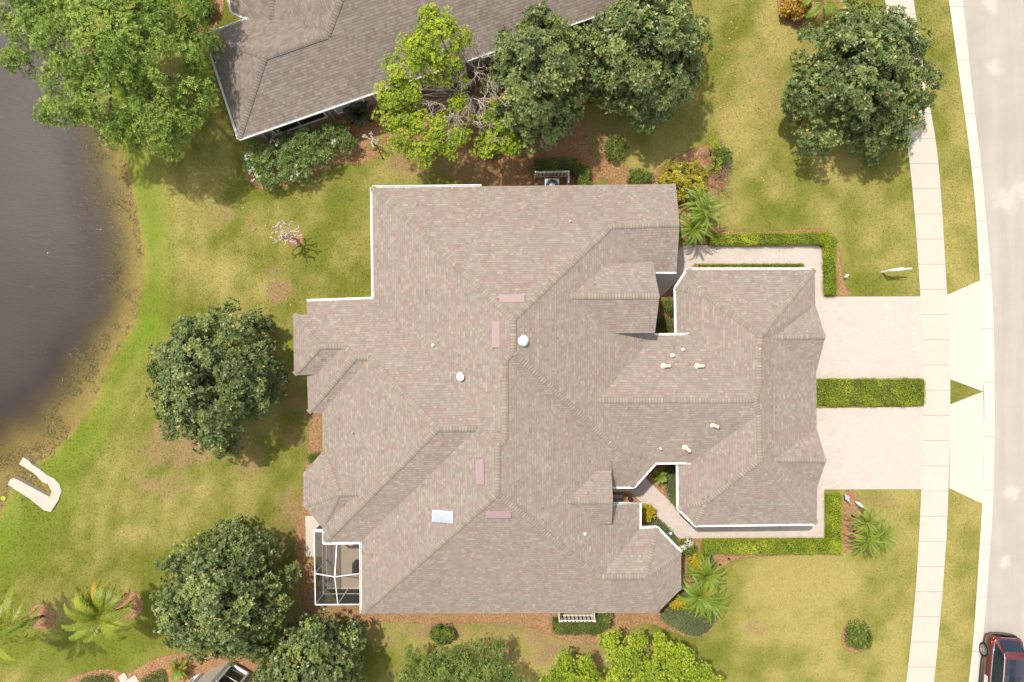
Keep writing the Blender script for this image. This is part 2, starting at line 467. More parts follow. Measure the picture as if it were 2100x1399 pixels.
def mulch_mat():
    k = NT("bark_mulch")
    p = k.pos()
    f = k.math('ADD', k.math('MULTIPLY', k.noise(p, 9, 5, 0.85), 1.5), -0.25, clamp=True)
    b = k.noise(p, 1.3, 3)
    c = k.ramp(f, [(0.25, (0.12, 0.062, 0.032)), (0.42, (0.25, 0.140, 0.074)), (0.58, (0.345, 0.205, 0.110)), (0.8, (0.48, 0.33, 0.20))])
    c = k.mix(k.maprange(b, 0.35, 0.7, 0.0, 0.45), c, k.mix(1.0, c, (0.72, 0.58, 0.52), 'MULTIPLY'))
    k.base(c, 0.95, 0.05); k.bump(f, 0.8, 0.04)
    sd = k.math('ADD', k.attr("sd"), k.math('MULTIPLY', k.math('SUBTRACT', k.noise(p, 7.0, 4, 0.7), 0.5), k.attr("rough")))
    fac = k.maprange(sd, -0.03, 0.03, 1.0, 0.0)
    t = k.n.new("ShaderNodeBsdfTransparent"); mx = k.n.new("ShaderNodeMixShader")
    k.l.new(fac, mx.inputs[0]); k.l.new(t.outputs[0], mx.inputs[1]); k.l.new(k.b.outputs[0], mx.inputs[2]); k.l.new(mx.outputs[0], k.out.inputs[0])
    return k.m
M['mulch'] = mulch_mat()

def paver_mat(name, c1, c2, mortar):
    k = NT(name)
    p = k.pos()
    b = k.n.new("ShaderNodeTexBrick"); k.l.new(p, b.inputs["Vector"])
    b.inputs["Scale"].default_value = 1.0; b.inputs["Brick Width"].default_value = 0.235; b.inputs["Row Height"].default_value = 0.118
    b.inputs["Mortar Size"].default_value = 0.006; b.inputs["Mortar Smooth"].default_value = 0.3; b.inputs["Bias"].default_value = 0.0
    b.inputs["Color1"].default_value = (*c1, 1); b.inputs["Color2"].default_value = (*c2, 1); b.inputs["Mortar"].default_value = (*mortar, 1)
    n = k.noise(p, 1.2, 5, 0.65)
    col = k.mix(k.maprange(n, 0.35, 0.75, 0.0, 0.22), b.outputs[0], (0.30, 0.22, 0.18))
    k.base(col, 0.85, 0.2); k.bump(k.math('MULTIPLY', b.outputs["Fac"], -1.0), 0.5, 0.006)
    return k.m
M['paver'] = paver_mat("clay_pavers", (0.42, 0.372, 0.335), (0.47, 0.415, 0.37), (0.325, 0.275, 0.24))
def concrete_mat(name, c, joint=1.52, dark=0.25):
    k = NT(name)
    p = k.pos()
    n = k.noise(p, 0.8, 6, 0.65); f = k.noise(p, 30, 3)
    col = k.mix(k.maprange(n, 0.4, 0.75, 0.0, dark), tuple(c), tuple(x * 0.72 for x in c))
    col = k.mix(k.math('MULTIPLY', f, 0.15), col, (0.3, 0.27, 0.22))
    if joint:
        v = k.sep(k.coord("UV"))[1]
        slab = k.white(k.comb(k.math('FLOOR', k.math('DIVIDE', v, joint)), 2.2, 0.4))[0]
        col = k.mix(k.math('MULTIPLY', slab, 0.18), col, tuple(x * 0.74 for x in c))
        fr = k.math('FRACT', k.math('DIVIDE', v, joint))
        ln = k.math('LESS_THAN', k.math('ABSOLUTE', k.math('SUBTRACT', fr, 0.5)), 0.022 / joint)
        col = k.mix(k.math('MULTIPLY', ln, 0.6), col, (0.22, 0.17, 0.12))
    k.base(col, 0.85, 0.2); k.bump(f, 0.25, 0.01)
    return k.m
M['walk'] = concrete_mat("sidewalk_concrete", (0.44, 0.405, 0.345), 1.52)
M['curb'] = concrete_mat("curb_concrete", (0.47, 0.44, 0.39), 3.25, 0.12)
M['apron'] = concrete_mat("apron_concrete", (0.455, 0.42, 0.362), 0, 0.10)
M['slab'] = concrete_mat("plain_concrete", (0.45, 0.40, 0.335), 0)
M['lanai'] = concrete_mat("tan_lanai_floor", (0.42, 0.345, 0.255), 0)
M['culvert'] = concrete_mat("culvert_concrete", (0.43, 0.395, 0.335), 0, 0.6)
def road_mat():
    k = NT("worn_road_surface")
    p = k.pos()
    n = k.noise(p, 0.5, 6, 0.65); f = k.noise(p, 45, 3, 0.8)
    col = k.mix(n, (0.29, 0.262, 0.232), (0.41, 0.370, 0.328))
    col = k.mix(k.math('MULTIPLY', k.maprange(f, 0.3, 0.7), 0.35), col, (0.26, 0.235, 0.21))
    mp = k.n.new('ShaderNodeMapping'); mp.inputs['Scale'].default_value = (1.6, 0.10, 1.0); k.l.new(p, mp.inputs[0])
    col = k.mix(k.maprange(k.noise(mp.outputs[0], 1.0, 4), 0.4, 0.7, 0.0, 0.5), col, k.mix(1.0, col, (0.80, 0.80, 0.81), 'MULTIPLY'))
    # bleached spill patches
    s = k.sep(p)
    for (px, py, r) in ((2062, 412, 0.85), (2040, 138, 0.55), (2100, 385, 0.7), (2075, 1010, 0.5), (2030, 8, 0.6), (2062, 1150, 0.4)):
        q = W(px, py)
        dx = k.math('SUBTRACT', s[0], q.x); dy = k.math('SUBTRACT', s[1], q.y)
        d = k.math('SQRT', k.math('ADD', k.math('MULTIPLY', dx, dx), k.math('MULTIPLY', dy, dy)))
        d = k.math('ADD', d, k.math('MULTIPLY', k.math('SUBTRACT', k.noise(p, 1.6, 4), 0.5), 1.3))
        col = k.mix(k.maprange(d, r * 0.1, r * 1.3, 0.42, 0.0, True), col, (0.50, 0.465, 0.42))
    k.base(col, 0.9, 0.15); k.bump(f, 0.3, 0.01)
    return k.m
M['road'] = road_mat()

def water_mat():
    k = NT("pond_water")
    p = k.pos()
    dep = k.attr("depth")
    dd = k.math('ADD', dep, k.math('MULTIPLY', k.math('SUBTRACT', k.noise(p, 0.5, 3), 0.5), 0.45))
    a = k.maprange(dd, -0.1, 1.15, 0.05, 1.0, True)
    k.base(k.mix(k.math('ADD', k.maprange(k.sep(p)[1], -6.0, 12.0), k.math('MULTIPLY', k.math('SUBTRACT', k.noise(p, 0.12, 2), 0.5), 0.8), clamp=True), (0.036, 0.029, 0.026), (0.078, 0.066, 0.060)), 0.08, 0.5)  # base colour paler northward, standing in for the cloud reflection
    k.put(k.b.inputs["IOR"], 1.333)
    k.put(k.b.inputs["Alpha"], a)
    mp = k.n.new("ShaderNodeMapping"); mp.inputs["Rotation"].default_value = (0, 0, math.radians(25)); mp.inputs["Scale"].default_value = (1.0, 2.6, 1.0)
    k.l.new(p, mp.inputs[0])
    h = k.math('ADD', k.noise(mp.outputs[0], 3.2, 3, 0.6, 0.4), k.math('MULTIPLY', k.noise(mp.outputs[0], 0.7, 2), 0.8))
    k.bump(h, 0.36, 0.06)
    return k.m
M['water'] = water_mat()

# ------------------------------------------------------------------ ground, pond
rng = np.random.default_rng(7)
WATER_Z = -0.55
shore_px = [(150, -160), (188, -40), (205, 60), (215, 150), (232, 240), (250, 310), (268, 380), (284, 450), (293, 520), (291, 600), (277, 660),
            (243, 712), (217, 765), (200, 810), (172, 858), (136, 902), (104, 936), (72, 948), (66, 956), (80, 985), (99, 1010), (99, 1019), (80, 1011), (40, 993), (24, 986), (21, 1004), (6, 1042), (-40, 1100), (-160, 1230), (-700, 1500)]
shore = [(q.x, q.y) for q in (W(a, b, WATER_Z) for a, b in shore_px)]
lake_poly = [(-140, 80), (-24, 80)] + shore + [(-140, -60)]
xs = np.concatenate([[-420, -220, -130, -90, -64, -50, -42], np.arange(-37, 37.01, 0.25), [42, 50, 64, 90, 130, 220, 420]])
ys = np.concatenate([[-420, -220, -120, -70, -45, -33], np.arange(-27, 27.01, 0.25), [33, 45, 70, 120, 220, 420]])
GX, GY = np.meshgrid(xs, ys)
lake_sd = sdist(GX, GY, lake_poly)
t = np.clip(lake_sd / 2.6, 0, 1)
land = WATER_Z + (-WATER_Z) * (1 - (1 - t) ** 2)
bed = WATER_Z - np.minimum(2.4, 0.25 * np.abs(lake_sd))
GZ = np.where(lake_sd > 0, land, bed)

def blob(px, py, rx, ry, rot=0.0, soft=0.45):
    c = W(px, py); a = math.radians(rot)
    s_ = CAM_H / FPX
    dx = GX - c.x; dy = -(GY - c.y)
    u = (dx * math.cos(a) + dy * math.sin(a)) / (rx * s_); v = (-dx * math.sin(a) + dy * math.cos(a)) / (ry * s_)
    return np.clip((1 - np.sqrt(u * u + v * v)) / soft, 0, 1)
east = np.clip((GX - 8) / 10, 0, 1)
dry = 0.34 + 0.06 * np.clip((GX + 6) / 10, 0, 1) + 0.24 * east * np.clip((-GY - 4) / 8, 0, 1) + 0.06 * east
for b, s in (((1590, 1240, 220, 130), .35), ((1600, 1190, 90, 60), .35), ((1570, 130, 60, 220, 5), .35), ((1600, 60, 60, 60), .15), ((850, 1305, 200, 45), .5), ((1060, 1330, 160, 50), .5),
             ((780, 1290, 90, 40), .3), ((1510, 440, 60, 60), .3), ((1600, 390, 160, 60), .12), ((400, 420, 90, 90), .2), ((560, 600, 50, 30), .3), ((1260, 300, 60, 60), .5), ((1310, 350, 70, 30), .4),
             ((840, 330, 60, 30), .3), ((1920, 1150, 60, 200), .15), ((220, 1070, 200, 70), .12), ((1850, 1050, 60, 40), .2)):
    dry = dry + s * blob(*b)
for b, s in (((650, 480, 130, 130), .30), ((700, 430, 80, 60), .2), ((600, 690, 60, 30), .2), ((1480, 80, 60, 120), .12), ((1700, 420, 160, 60), .10), ((1850, 430, 60, 170), .15), ((150, 1330, 200, 60), .35), ((60, 1130, 120, 80), .3), ((1850, 1300, 60, 120), .1)):
    dry = dry - s * blob(*b)
lush = np.clip(1.25 - np.abs(lake_sd - 1.0) / 1.4, 0, 1) * 0.72 * (lake_sd > -0.2)
lush = lush * (0.75 + 0.25 * np.sin(GY * 0.9 + 1.0))
lush = np.maximum(lush, 0.28 * blob(20, 1140, 140, 60, -25)); lush = np.maximum(lush, 0.22 * blob(160, 1340, 200, 60))
lush = np.maximum(lush, 0.55 * blob(620, 720, 40, 60))
brown = np.zeros_like(GX)
for b, s in (((370, 905, 110, 75, -20), .85), ((330, 990, 80, 40), .45), ((575, 600, 34, 30), .9), ((560, 555, 20, 12), .6), ((585, 1050, 45, 60), .55), ((600, 1090, 40, 60), .6), ((470, 450, 60, 60), .3),
             ((1240, 300, 36, 60), .8), ((1190, 290, 70, 70), .55), ((870, 340, 90, 30), .5), ((820, 330, 30, 30), .7), ((620, 860, 60, 90), .45), ((960, 1290, 260, 30), .65), ((760, 1300, 100, 50), .6), ((660, 1290, 90, 60), .55),
             ((1100, 1330, 120, 40), .5), ((1240, 1340, 90, 40), .5), ((1560, 180, 26, 90), .35), ((1590, 190, 20, 60), .4), ((1800, 1025, 40, 14), .4), ((1830, 1040, 20, 8), .7), ((500, 940, 80, 50), .5), ((1000, 350, 160, 40), .5), ((1920, 1170, 14, 20), .5), ((1555, 1285, 40, 26), .35)):
    brown = np.maximum(brown, s * blob(*b))
def vnoise(X, Y, cell, seed):
    r = np.random.default_rng(seed); T = r.uniform(-1, 1, (512, 512))
    u = X / cell + 256.5; v = Y / cell + 256.5
    i = np.floor(u).astype(int); j = np.floor(v).astype(int); a = u - i; b = v - j
    a = a * a * (3 - 2 * a); b = b * b * (3 - 2 * b)
    g = lambda p, q: T[p % 512, q % 512]
    return (g(i, j) * (1 - a) + g(i + 1, j) * a) * (1 - b) + (g(i, j + 1) * (1 - a) + g(i + 1, j + 1) * a) * b
def fbm(X, Y, cell, seed, n=4):
    return sum(vnoise(X, Y, cell / 2 ** k, seed + k) * .6 ** k for k in range(n))
nz = fbm(GX, GY, 5.0, 1); n2 = fbm(GX, GY, 1.4, 21, 3)
near = ((np.abs(GX) < 37.5) & (np.abs(GY) < 27.5)).astype(float); nz = nz * near; n2 = n2 * near
dry = np.clip(dry + .30 * nz + .42 * n2 + .10 * near * np.sin(lake_sd * 5.2 + n2) * (lake_sd < 9), 0, 1)
lush = np.clip(lush + (lush > .03) * (.25 * n2), 0, 1)
brown = np.clip(brown * 1.15 + (brown > .03) * (.45 * n2) - .12, 0, 1)
sand = np.clip((0.16 - lake_sd + .15 * n2) / 0.22, 0, 1)
ground = grid_mesh("ground", xs, ys, GZ, dict(dry=dry, lush=lush, brown=brown, sand=sand), M['grass'])
tag(ground, kind="structure")

NBL = 330000
bx = rng.uniform(-33, 33.5, NBL); by = rng.uniform(-22.5, 22.5, NBL)
gi = lambda A: A[np.clip(np.searchsorted(ys, by) - 1, 0, len(ys) - 1), np.clip(np.searchsorted(xs, bx) - 1, 0, len(xs) - 1)]
def on_paving(x, y):
    s = CAM_H / FPX
    ly = 699.5 - y / s; lx = 1050 + x / s
    k_ = np.zeros(len(x), bool)
    for L_, R_ in ((walkL, walkR), (curbL, [(p[0] + 2000, p[1]) for p in curbR])):
        k_ |= (lx > np.interp(ly, [p[1] for p in L_], [p[0] for p in L_])) & (lx < np.interp(ly, [p[1] for p in R_], [p[0] for p in R_]))
    return k_
wx = np.concatenate([[-140, -100, -70, -55, -45], np.arange(-40, -19.5, 0.3)])
wy = np.concatenate([[-60, -48, -40], np.arange(-34, 34.1, 0.3), [40, 60, 80]])
WX, WY = np.meshgrid(wx, wy)
depth = np.clip(-sdist(WX, WY, lake_poly) * (0.25 - .13 * np.clip((-WY - 0) / 9, 0, 1)), 0, 2.4)
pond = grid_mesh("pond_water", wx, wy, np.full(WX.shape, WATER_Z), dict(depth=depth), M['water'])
tag(pond, kind="structure")

# ------------------------------------------------------------------ paved surfaces
def strip(name, L, R, z, mat, kind="structure", thick=0.0):
    """A band between two edge lines given as pixel rows; UV v is metres along it."""
    yy = np.linspace(L[0][1], L[-1][1], 90)
    lx = np.interp(yy, [p[1] for p in L], [p[0] for p in L]); rx = np.interp(yy, [p[1] for p in R], [p[0] for p in R])
    lx = np.convolve(np.pad(lx, 3, mode='edge'), np.ones(7) / 7, 'valid'); rx = np.convolve(np.pad(rx, 3, mode='edge'), np.ones(7) / 7, 'valid')
    mb = MB(); d = 0.0
    for i in range(len(yy) - 1):
        a, b = W(lx[i], yy[i], 0), W(rx[i], yy[i], 0); c, e = W(rx[i + 1], yy[i + 1], 0), W(lx[i + 1], yy[i + 1], 0)
        for q in (a, b, c, e): q.z = z
        s = ((a + b) / 2 - (c + e) / 2).length
        w = (a - b).length
        mb.poly([e, c, b, a], uv=[(0, d + s), (w, d + s), (w, d), (0, d)])
        d += s
    return tag(mb.build(name, mat), kind=kind)

walkL = [(1795, -150), (1814, 0), (1855, 264), (1861, 298), (1869.5, 377), (1878, 470), (1886.6, 605), (1890, 646), (1894, 783), (1893.5, 845), (1892, 919), (1888, 1022), (1883, 1125), (1876, 1228), (1866, 1331), (1858, 1399), (1842, 1520)]
walkR = [(1852, -150), (1873, 0), (1900, 189), (1916, 264), (1926, 350), (1934.6, 480), (1938, 543), (1942, 605), (1946.5, 694), (1948.4, 783), (1948.4, 886), (1946.7, 919), (1943, 1056), (1936, 1170), (1928, 1262), (1917.5, 1375), (1916, 1399), (1898, 1520)]
curbL = [(1922, -150), (1945, 0), (1965.5, 147.5), (1986, 298.5), (1996.4, 384), (2003, 470), (2008.4, 575.6), (2013.5, 663), (2017, 776), (2018, 886), (2016, 960), (2013.6, 1030), (2008, 1125), (2000, 1248), (1993, 1338), (1986, 1399), (1968, 1520)]
curbR = [(1950, -150), (1974, 0), (1993, 189), (2006.7, 295), (2017, 390), (2024, 480), (2034, 584), (2037.6, 680), (2039, 783), (2039, 920), (2036.6, 1032), (2027, 1159), (2020.5, 1262), (2012, 1340), (2005, 1399), (1988, 1520)]
strip("sidewalk", walkL, walkR, 0.030, M['walk'])
strip("kerb", curbL, curbR, 0.034, M['curb'])
roadR = [(p[0] + 900, p[1]) for p in curbR]
strip("road", [(p[0] - 3, p[1]) for p in curbR], roadR, 0.012, M['road'])

PAVED = []; BEDS = []
def sheet(name, px, z, mat, kind="structure"):
    PAVED.append(px)
    mb = MB(); pts = [W(a, b) for a, b in px]
    for q in pts: q.z = z
    mb.poly(pts[::-1]); return tag(mb.build(name, mat), kind=kind)
sheet("driveway_apron", [(1942, 605), (2008.5, 575.6), (2014, 663), (2017, 776), (2016, 803), (1948.4, 778)], 0.026, M['apron'])
sheet("driveway_apron", [(1948.6, 829), (2016, 803), (2018, 886), (2013.6, 1033), (1946.2, 1001)], 0.026, M['apron'])
sheet("driveway", [(1640, 609), (1889, 608), (1893, 700), (1896, 777), (1640, 777)], 0.022, M['paver'])
sheet("driveway", [(1640, 838), (1896, 834), (1893, 920), (1890, 1003), (1640, 1004)], 0.022, M['paver'])
sheet("paver_walk", [(1640, 616), (1690, 609), (1690, 523), (1678, 503), (1405, 503), (1392, 512), (1345, 560), (1300, 560), (1300, 622), (1347, 618), (1420, 545), (1424, 541), (1648, 541), (1648, 600)], 0.018, M['paver'])
sheet("paver_walk", [(1690, 1003.5), (1690, 1103), (1391, 1104), (1293, 1009), (1230, 1009), (1230, 975), (1318, 975), (1430, 1082), (1650, 1079), (1650, 1003)], 0.018, M['paver'])
sheet("concrete_pad", [(1240, 1014), (1275, 1015), (1287, 1034), (1240, 1040)], 0.016, M['slab'])
sheet("concrete_pad", [(626.5, 1058), (641, 1058), (660, 1080), (690, 1110), (690, 1141), (628, 1142)], 0.03, M['slab'])
sheet("lanai_floor", [(664, 1085), (664, 1209), (745, 1209), (745, 1085)], 0.045, M['lanai'])

# ------------------------------------------------------------------ mulch beds
bed_n = [0]
def bed(px, rough=0.28, smooth=2, name="mulch_bed"):
    pts = [(q.x, q.y) for q in G(smooth_poly(px, smooth) if smooth else px)]
    BEDS.append(pts) if rough < .45 else None
    X0, X1 = min(p[0] for p in pts) - .3, max(p[0] for p in pts) + .3
    Y0, Y1 = min(p[1] for p in pts) - .3, max(p[1] for p in pts) + .3
    s = 0.12
    x = np.arange(X0, X1 + s, s); y = np.arange(Y0, Y1 + s, s)
    X, Y = np.meshgrid(x, y); sd = sdist(X, Y, pts)
    c = np.minimum(np.minimum(sd[:-1, :-1], sd[1:, :-1]), np.minimum(sd[:-1, 1:], sd[1:, 1:]))
    bed_n[0] += 1
    o = grid_mesh(name, x, y, np.full(X.shape, 0.003 + 0.0006 * bed_n[0]), dict(sd=sd, rough=np.full(X.shape, rough)), M['mulch'], keep=c < 0.2)
    return tag(o, kind="structure")
bed([(1392, 470), (1440, 452), (1468, 456), (1482, 470), (1550, 478), (1680, 466), (1704, 474), (1720, 500), (1727, 560), (1734, 590), (1753, 607), (1690, 608), (1690, 522), (1676, 503), (1400, 503)], 0.12, 1)
bed([(1345, 345), (1395, 318), (1440, 296), (1475, 300), (1496, 330), (1490, 380), (1470, 400), (1480, 440), (1470, 460), (1380, 480), (1375, 380), (1340, 380)], 0.3)
bed([(690, 330), (720, 312), (770, 300), (800, 270), (790, 215), (900, 150), (1000, 100), (1190, 50), (1215, 180), (1195, 260), (1205, 300), (1225, 330), (1245, 380), (1090, 385), (1075, 360), (1000, 345), (900, 320), (830, 300), (780, 318), (740, 340)], 0.8)
bed([(1225, 300), (1250, 292), (1258, 330), (1300, 350), (1345, 350), (1345, 384), (1235, 384)], 0.9)
bed([(975, 352), (1050, 345), (1100, 345), (1100, 385), (990, 385)], 0.9)
bed([(505, 300), (575, 282), (700, 225), (790, 200), (800, 265), (770, 285), (720, 325), (660, 355), (600, 378), (560, 388), (520, 388), (498, 350)], 0.3)
bed([(635, 845), (668, 850), (668, 925), (640, 960), (640, 1240), (745, 1240), (745, 1250), (1350, 1250), (1380, 1230), (1400, 1200), (1480, 1200), (1482, 1250), (1462, 1296), (1424, 1312), (1372, 1294), (1330, 1276), (1290, 1290), (1250, 1318), (1190, 1322), (1130, 1306), (1080, 1280), (1000, 1276), (900, 1282), (800, 1275), (730, 1276), (660, 1270), (620, 1250), (612, 1180), (600, 1090), (616, 1060), (620, 990), (632, 940)], 0.5)
bed([(1380, 1095), (1438, 1104), (1725, 1104), (1727, 1004), (1757, 1004), (1766, 1040), (1768, 1090), (1752, 1120), (1725, 1138), (1640, 1138), (1560, 1140), (1505, 1146), (1480, 1166), (1472, 1200), (1400, 1210), (1385, 1150)], 0.10, 1)
bed([(1345, 620), (1392, 575), (1420, 541), (1648, 541), (1648, 565), (1400, 565), (1395, 690), (1335, 690)], 0.02, 0)
bed([(1325, 945), (1400, 945), (1400, 1045), (1432, 1082), (1420, 1074), (1320, 977)], 0.02, 0)
bed([(1245, 1009), (1293, 1009.5), (1391, 1104), (1380, 1130), (1300, 1050), (1290, 1036), (1284, 1030), (1274, 1014), (1245, 1014)], 0.02, 0)
bed([(1722, 1310), (1735, 1280), (1760, 1270), (1785, 1285), (1788, 1320), (1770, 1340), (1735, 1335)], 0.2)
bed([(604 + 20 * math.cos(a), 490 + 17 * math.sin(a)) for a in np.linspace(0, 6.0, 14)], 0.18)
bed([(264 + 31 * math.cos(a), 1240 + 29 * math.sin(a)) for a in np.linspace(0, 6.0, 14)], 0.18)
bed([(86 + 28 * math.cos(a), 1264 + 27 * math.sin(a)) for a in np.linspace(0, 6.0, 14)], 0.18)
bed([(1594, -30), (1594, 20), (1602, 48), (1630, 57), (1665, 56), (1705, 45), (1720, -30)], 0.15)
bed([(110, 1410), (150, 1388), (200, 1372), (236, 1374), (262, 1384), (310, 1352), (370, 1338), (440, 1340), (500, 1345), (540, 1370), (545, 1420), (440, 1400), (400, 1420), (340, 1402), (320, 1425)], 0.3)
bed([(385, 70), (402, 48), (425, 15), (440, -20), (462, -10), (456, 40), (430, 70), (412, 86), (392, 84)], 0.4)

# ------------------------------------------------------------------ grass blades
lsd = sdist(bx, by, lake_poly)
keep = (lsd > .12) & ~on_paving(bx, by)
for px_ in PAVED: keep &= sdist(bx, by, [(q.x, q.y) for q in G(px_)]) > .02
for pts_ in BEDS: keep &= sdist(bx, by, pts_) > rng.normal(-.06, .07, NBL)
keep &= sdist(bx, by, [(q.x, q.y) for q in G([(800, 420), (1350, 420), (1350, 590), (1640, 590), (1640, 1050), (1250, 1050), (1250, 1220), (780, 1220), (700, 1080), (700, 650), (800, 650)])]) > 0
at = dict(dry=gi(dry), lush=gi(lush), brown=gi(brown)); gz_ = gi(GZ)
bx, by, gz_ = bx[keep], by[keep], gz_[keep]; n_ = len(bx)
az = rng.uniform(0, 2 * np.pi, n_) * .75 + 2.0; el = rng.uniform(.05, .7, n_)
L_ = rng.uniform(.05, .13, n_); wd_ = rng.uniform(.018, .04, n_)
d_ = np.stack([np.cos(az) * np.cos(el), np.sin(az) * np.cos(el), np.sin(el)], 1)
s_ = np.stack([-np.sin(az), np.cos(az), rng.normal(0, .3, n_)], 1)
b0 = np.stack([bx, by, gz_ + .004], 1); md = b0 + d_ * L_[:, None] * .55; tp = b0 + d_ * L_[:, None]; tp[:, 2] -= .15 * L_
bl = np.stack([b0, md + s_ * wd_[:, None] * .5, tp, md - s_ * wd_[:, None] * .5], 1)
grass = quads_mesh("grass", bl, np.clip(rng.normal(.56, .25, n_), .18, 1), M['blade'])
for k_, v_ in at.items():
    a_ = grass.data.attributes.new(k_, 'FLOAT', 'FACE'); a_.data.foreach_set("value", v_[keep].astype(np.float32))
tag(grass, "short mown lawn grass with dry straw patches round the house", "grass", None, "stuff")

# ------------------------------------------------------------------ weed and litter along the bank
def bank(name, label, n, lo, hi, z, zj, size, cols_t, mat, seed, thr):
    r = np.random.default_rng(seed)
    x = r.uniform(-34, -21, n * 8); y = r.uniform(-14, 16, n * 8); sd = sdist(x, y, lake_poly)
    k_ = (sd > lo) & (sd < hi) & (fbm(x, y, 1.6, seed, 3) > thr); x, y = x[k_][:n], y[k_][:n]; m = len(x)
    a = r.uniform(0, 6.28, m); d = np.stack([np.cos(a), np.sin(a), r.normal(0, .1, m)], 1)
    L = r.uniform(size * .5, size * 1.6, m)[:, None]; s = np.stack([-np.sin(a), np.cos(a), np.zeros(m)], 1) * r.uniform(.012, .035, m)[:, None]
    p = np.stack([x, y, z + r.uniform(0, zj, m)], 1)
    q = np.stack([p, p + d * L * .5 + s, p + d * L, p + d * L * .5 - s], 1)
    tag(quads_mesh(name, q, np.clip(r.normal(cols_t, .2, m), 0, 1), mat), label, "weed", None, "stuff")
bank("pond_weed", "dark water weed in the shallows along the pond bank", 2200, -2.4, -.5, WATER_Z - .004, .012, .20, .2, M['weed'], 161, .25)
bank("bank_litter", "brown dead reed litter along the edge of the pond", 2600, -.45, .18, WATER_Z + .005, .05, .16, .6, M['weed'], 162, -.1)

# ------------------------------------------------------------------ roofs
def newell(pts):
    n = Vector((0, 0, 0))
    for i in range(len(pts)):
        a = pts[i]; b = pts[(i + 1) % len(pts)]
        n += Vector(((a.y - b.y) * (a.z + b.z), (a.z - b.z) * (a.x + b.x), (a.x - b.x) * (a.y + b.y)))
    n.normalize()
    return n if n.z > 0 else -n

class Roof:
    def __init__(self, V, F):
        self.V = {k: Vector(v) for k, v in V.items()}
        self.F = [(n, vs.split()) for n, vs in F]
        self.N = {}
        self.edges = {}
        for n, vs in self.F:
            self.N.setdefault(n, newell([self.V[x] for x in vs]))
            for i in range(len(vs)):
                e = frozenset((vs[i], vs[(i + 1) % len(vs)]))
                self.edges.setdefault(e, []).append(n)
    def surface(self, name, mat, parent):
        mb = MB()
        for fi, (n, vs) in enumerate(self.F):
            pts = [self.V[x] for x in vs]
            nn = newell(pts)
            u = Vector((0, 0, 1)).cross(nn).normalized(); v = nn.cross(u)
            if v.z < 0: v = -v
            a2 = sum(pts[i].x * pts[(i + 1) % len(pts)].y - pts[(i + 1) % len(pts)].x * pts[i].y for i in range(len(pts)))
            if a2 < 0: pts = pts[::-1]
            lo = min(p.dot(v) for p in pts)
            mb.poly(pts, uv=[(p.dot(u) + fi * 7.3, p.dot(v) - lo + fi * 0.142 * 50) for p in pts])
        return mb.build(name, mat, parent)
    def outward(self, a, b, n):
        """Horizontal direction pointing away from face n across edge a-b."""
        vs = next(f[1] for f in self.F if f[0] == n and a in f[1] and b in f[1])
        c = sum((self.V[x] for x in vs), Vector()) / len(vs)
        d = self.V[b] - self.V[a]; d.z = 0
        o = Vector((d.y, -d.x, 0)).normalized()
        m = (self.V[a] + self.V[b]) / 2
        # use the face's own downhill direction when the edge is an eave
        nn = self.N[n]; down = Vector((nn.x, nn.y, 0))
        ref = down if abs(down.normalized().dot(o)) > 0.5 else (m - c)
        return o if o.dot(ref) > 0 else -o
    def fascia(self, name, mat, parent, skip):
        mb = MB()
        for e, fs in self.edges.items():
            if len(fs) != 1 or e in skip: continue
            a, b = tuple(e)
            o = self.outward(a, b, fs[0])
            A, B = self.V[a], self.V[b]
            q = [A + o * 0.004, B + o * 0.004, B - o * 0.025, A - o * 0.025]
            top = [p + Vector((0, 0, -0.006)) for p in q]; bot = [p + Vector((0, 0, -0.19)) for p in q]
            mb.prism(bot, top)
        return mb.build(name, mat, parent)

def caps(mb, A, B, drop, wid=0.150, seed=0, step=0.158):
    """Overlapping bent cap shingles from the low end A to the high end B, each with its dark butt edge."""
    r = random.Random(seed)
    A, B = Vector(A), Vector(B)
    if A.z > B.z: A, B = B, A
    d = B - A; L = d.length; x = d / L
    h = Vector((x.x, x.y, 0)).normalized(); s = Vector((h.y, -h.x, 0))
    n = int(L / step)
    def row(p, up, w):
        c = p + Vector((0, 0, up))
        return [c - s * w - Vector((0, 0, drop * w)), c - s * w * .35 - Vector((0, 0, drop * w * .22)), c + s * w * .35 - Vector((0, 0, drop * w * .22)), c + s * w - Vector((0, 0, drop * w))]
    for i in range(n + 1):
        p0 = A + x * (i * step); pm = A + x * min(L, i * step + .030); p1 = A + x * min(L, i * step + step * 1.2)
        if (p1 - p0).length < 0.05: continue
        w = wid * r.uniform(0.97, 1.03)
        vs = row(p0, .034, w) + row(pm, .042, w) + row(p1, .020, w) + [p0 - s * w - Vector((0, 0, drop * w)), p0 + s * w - Vector((0, 0, drop * w))]
        mb.raw(vs, [(0, 1, 5, 4), (1, 2, 6, 5), (2, 3, 7, 6)], 0, 0.17)  # low-end strip tinted dark as the cap's shadow line
        mb.raw(vs, [(4, 5, 9, 8), (5, 6, 10, 9), (6, 7, 11, 10), (12, 13, 3, 2, 1, 0)], 0, min(1, max(.3, r.gauss(.55, .14))))

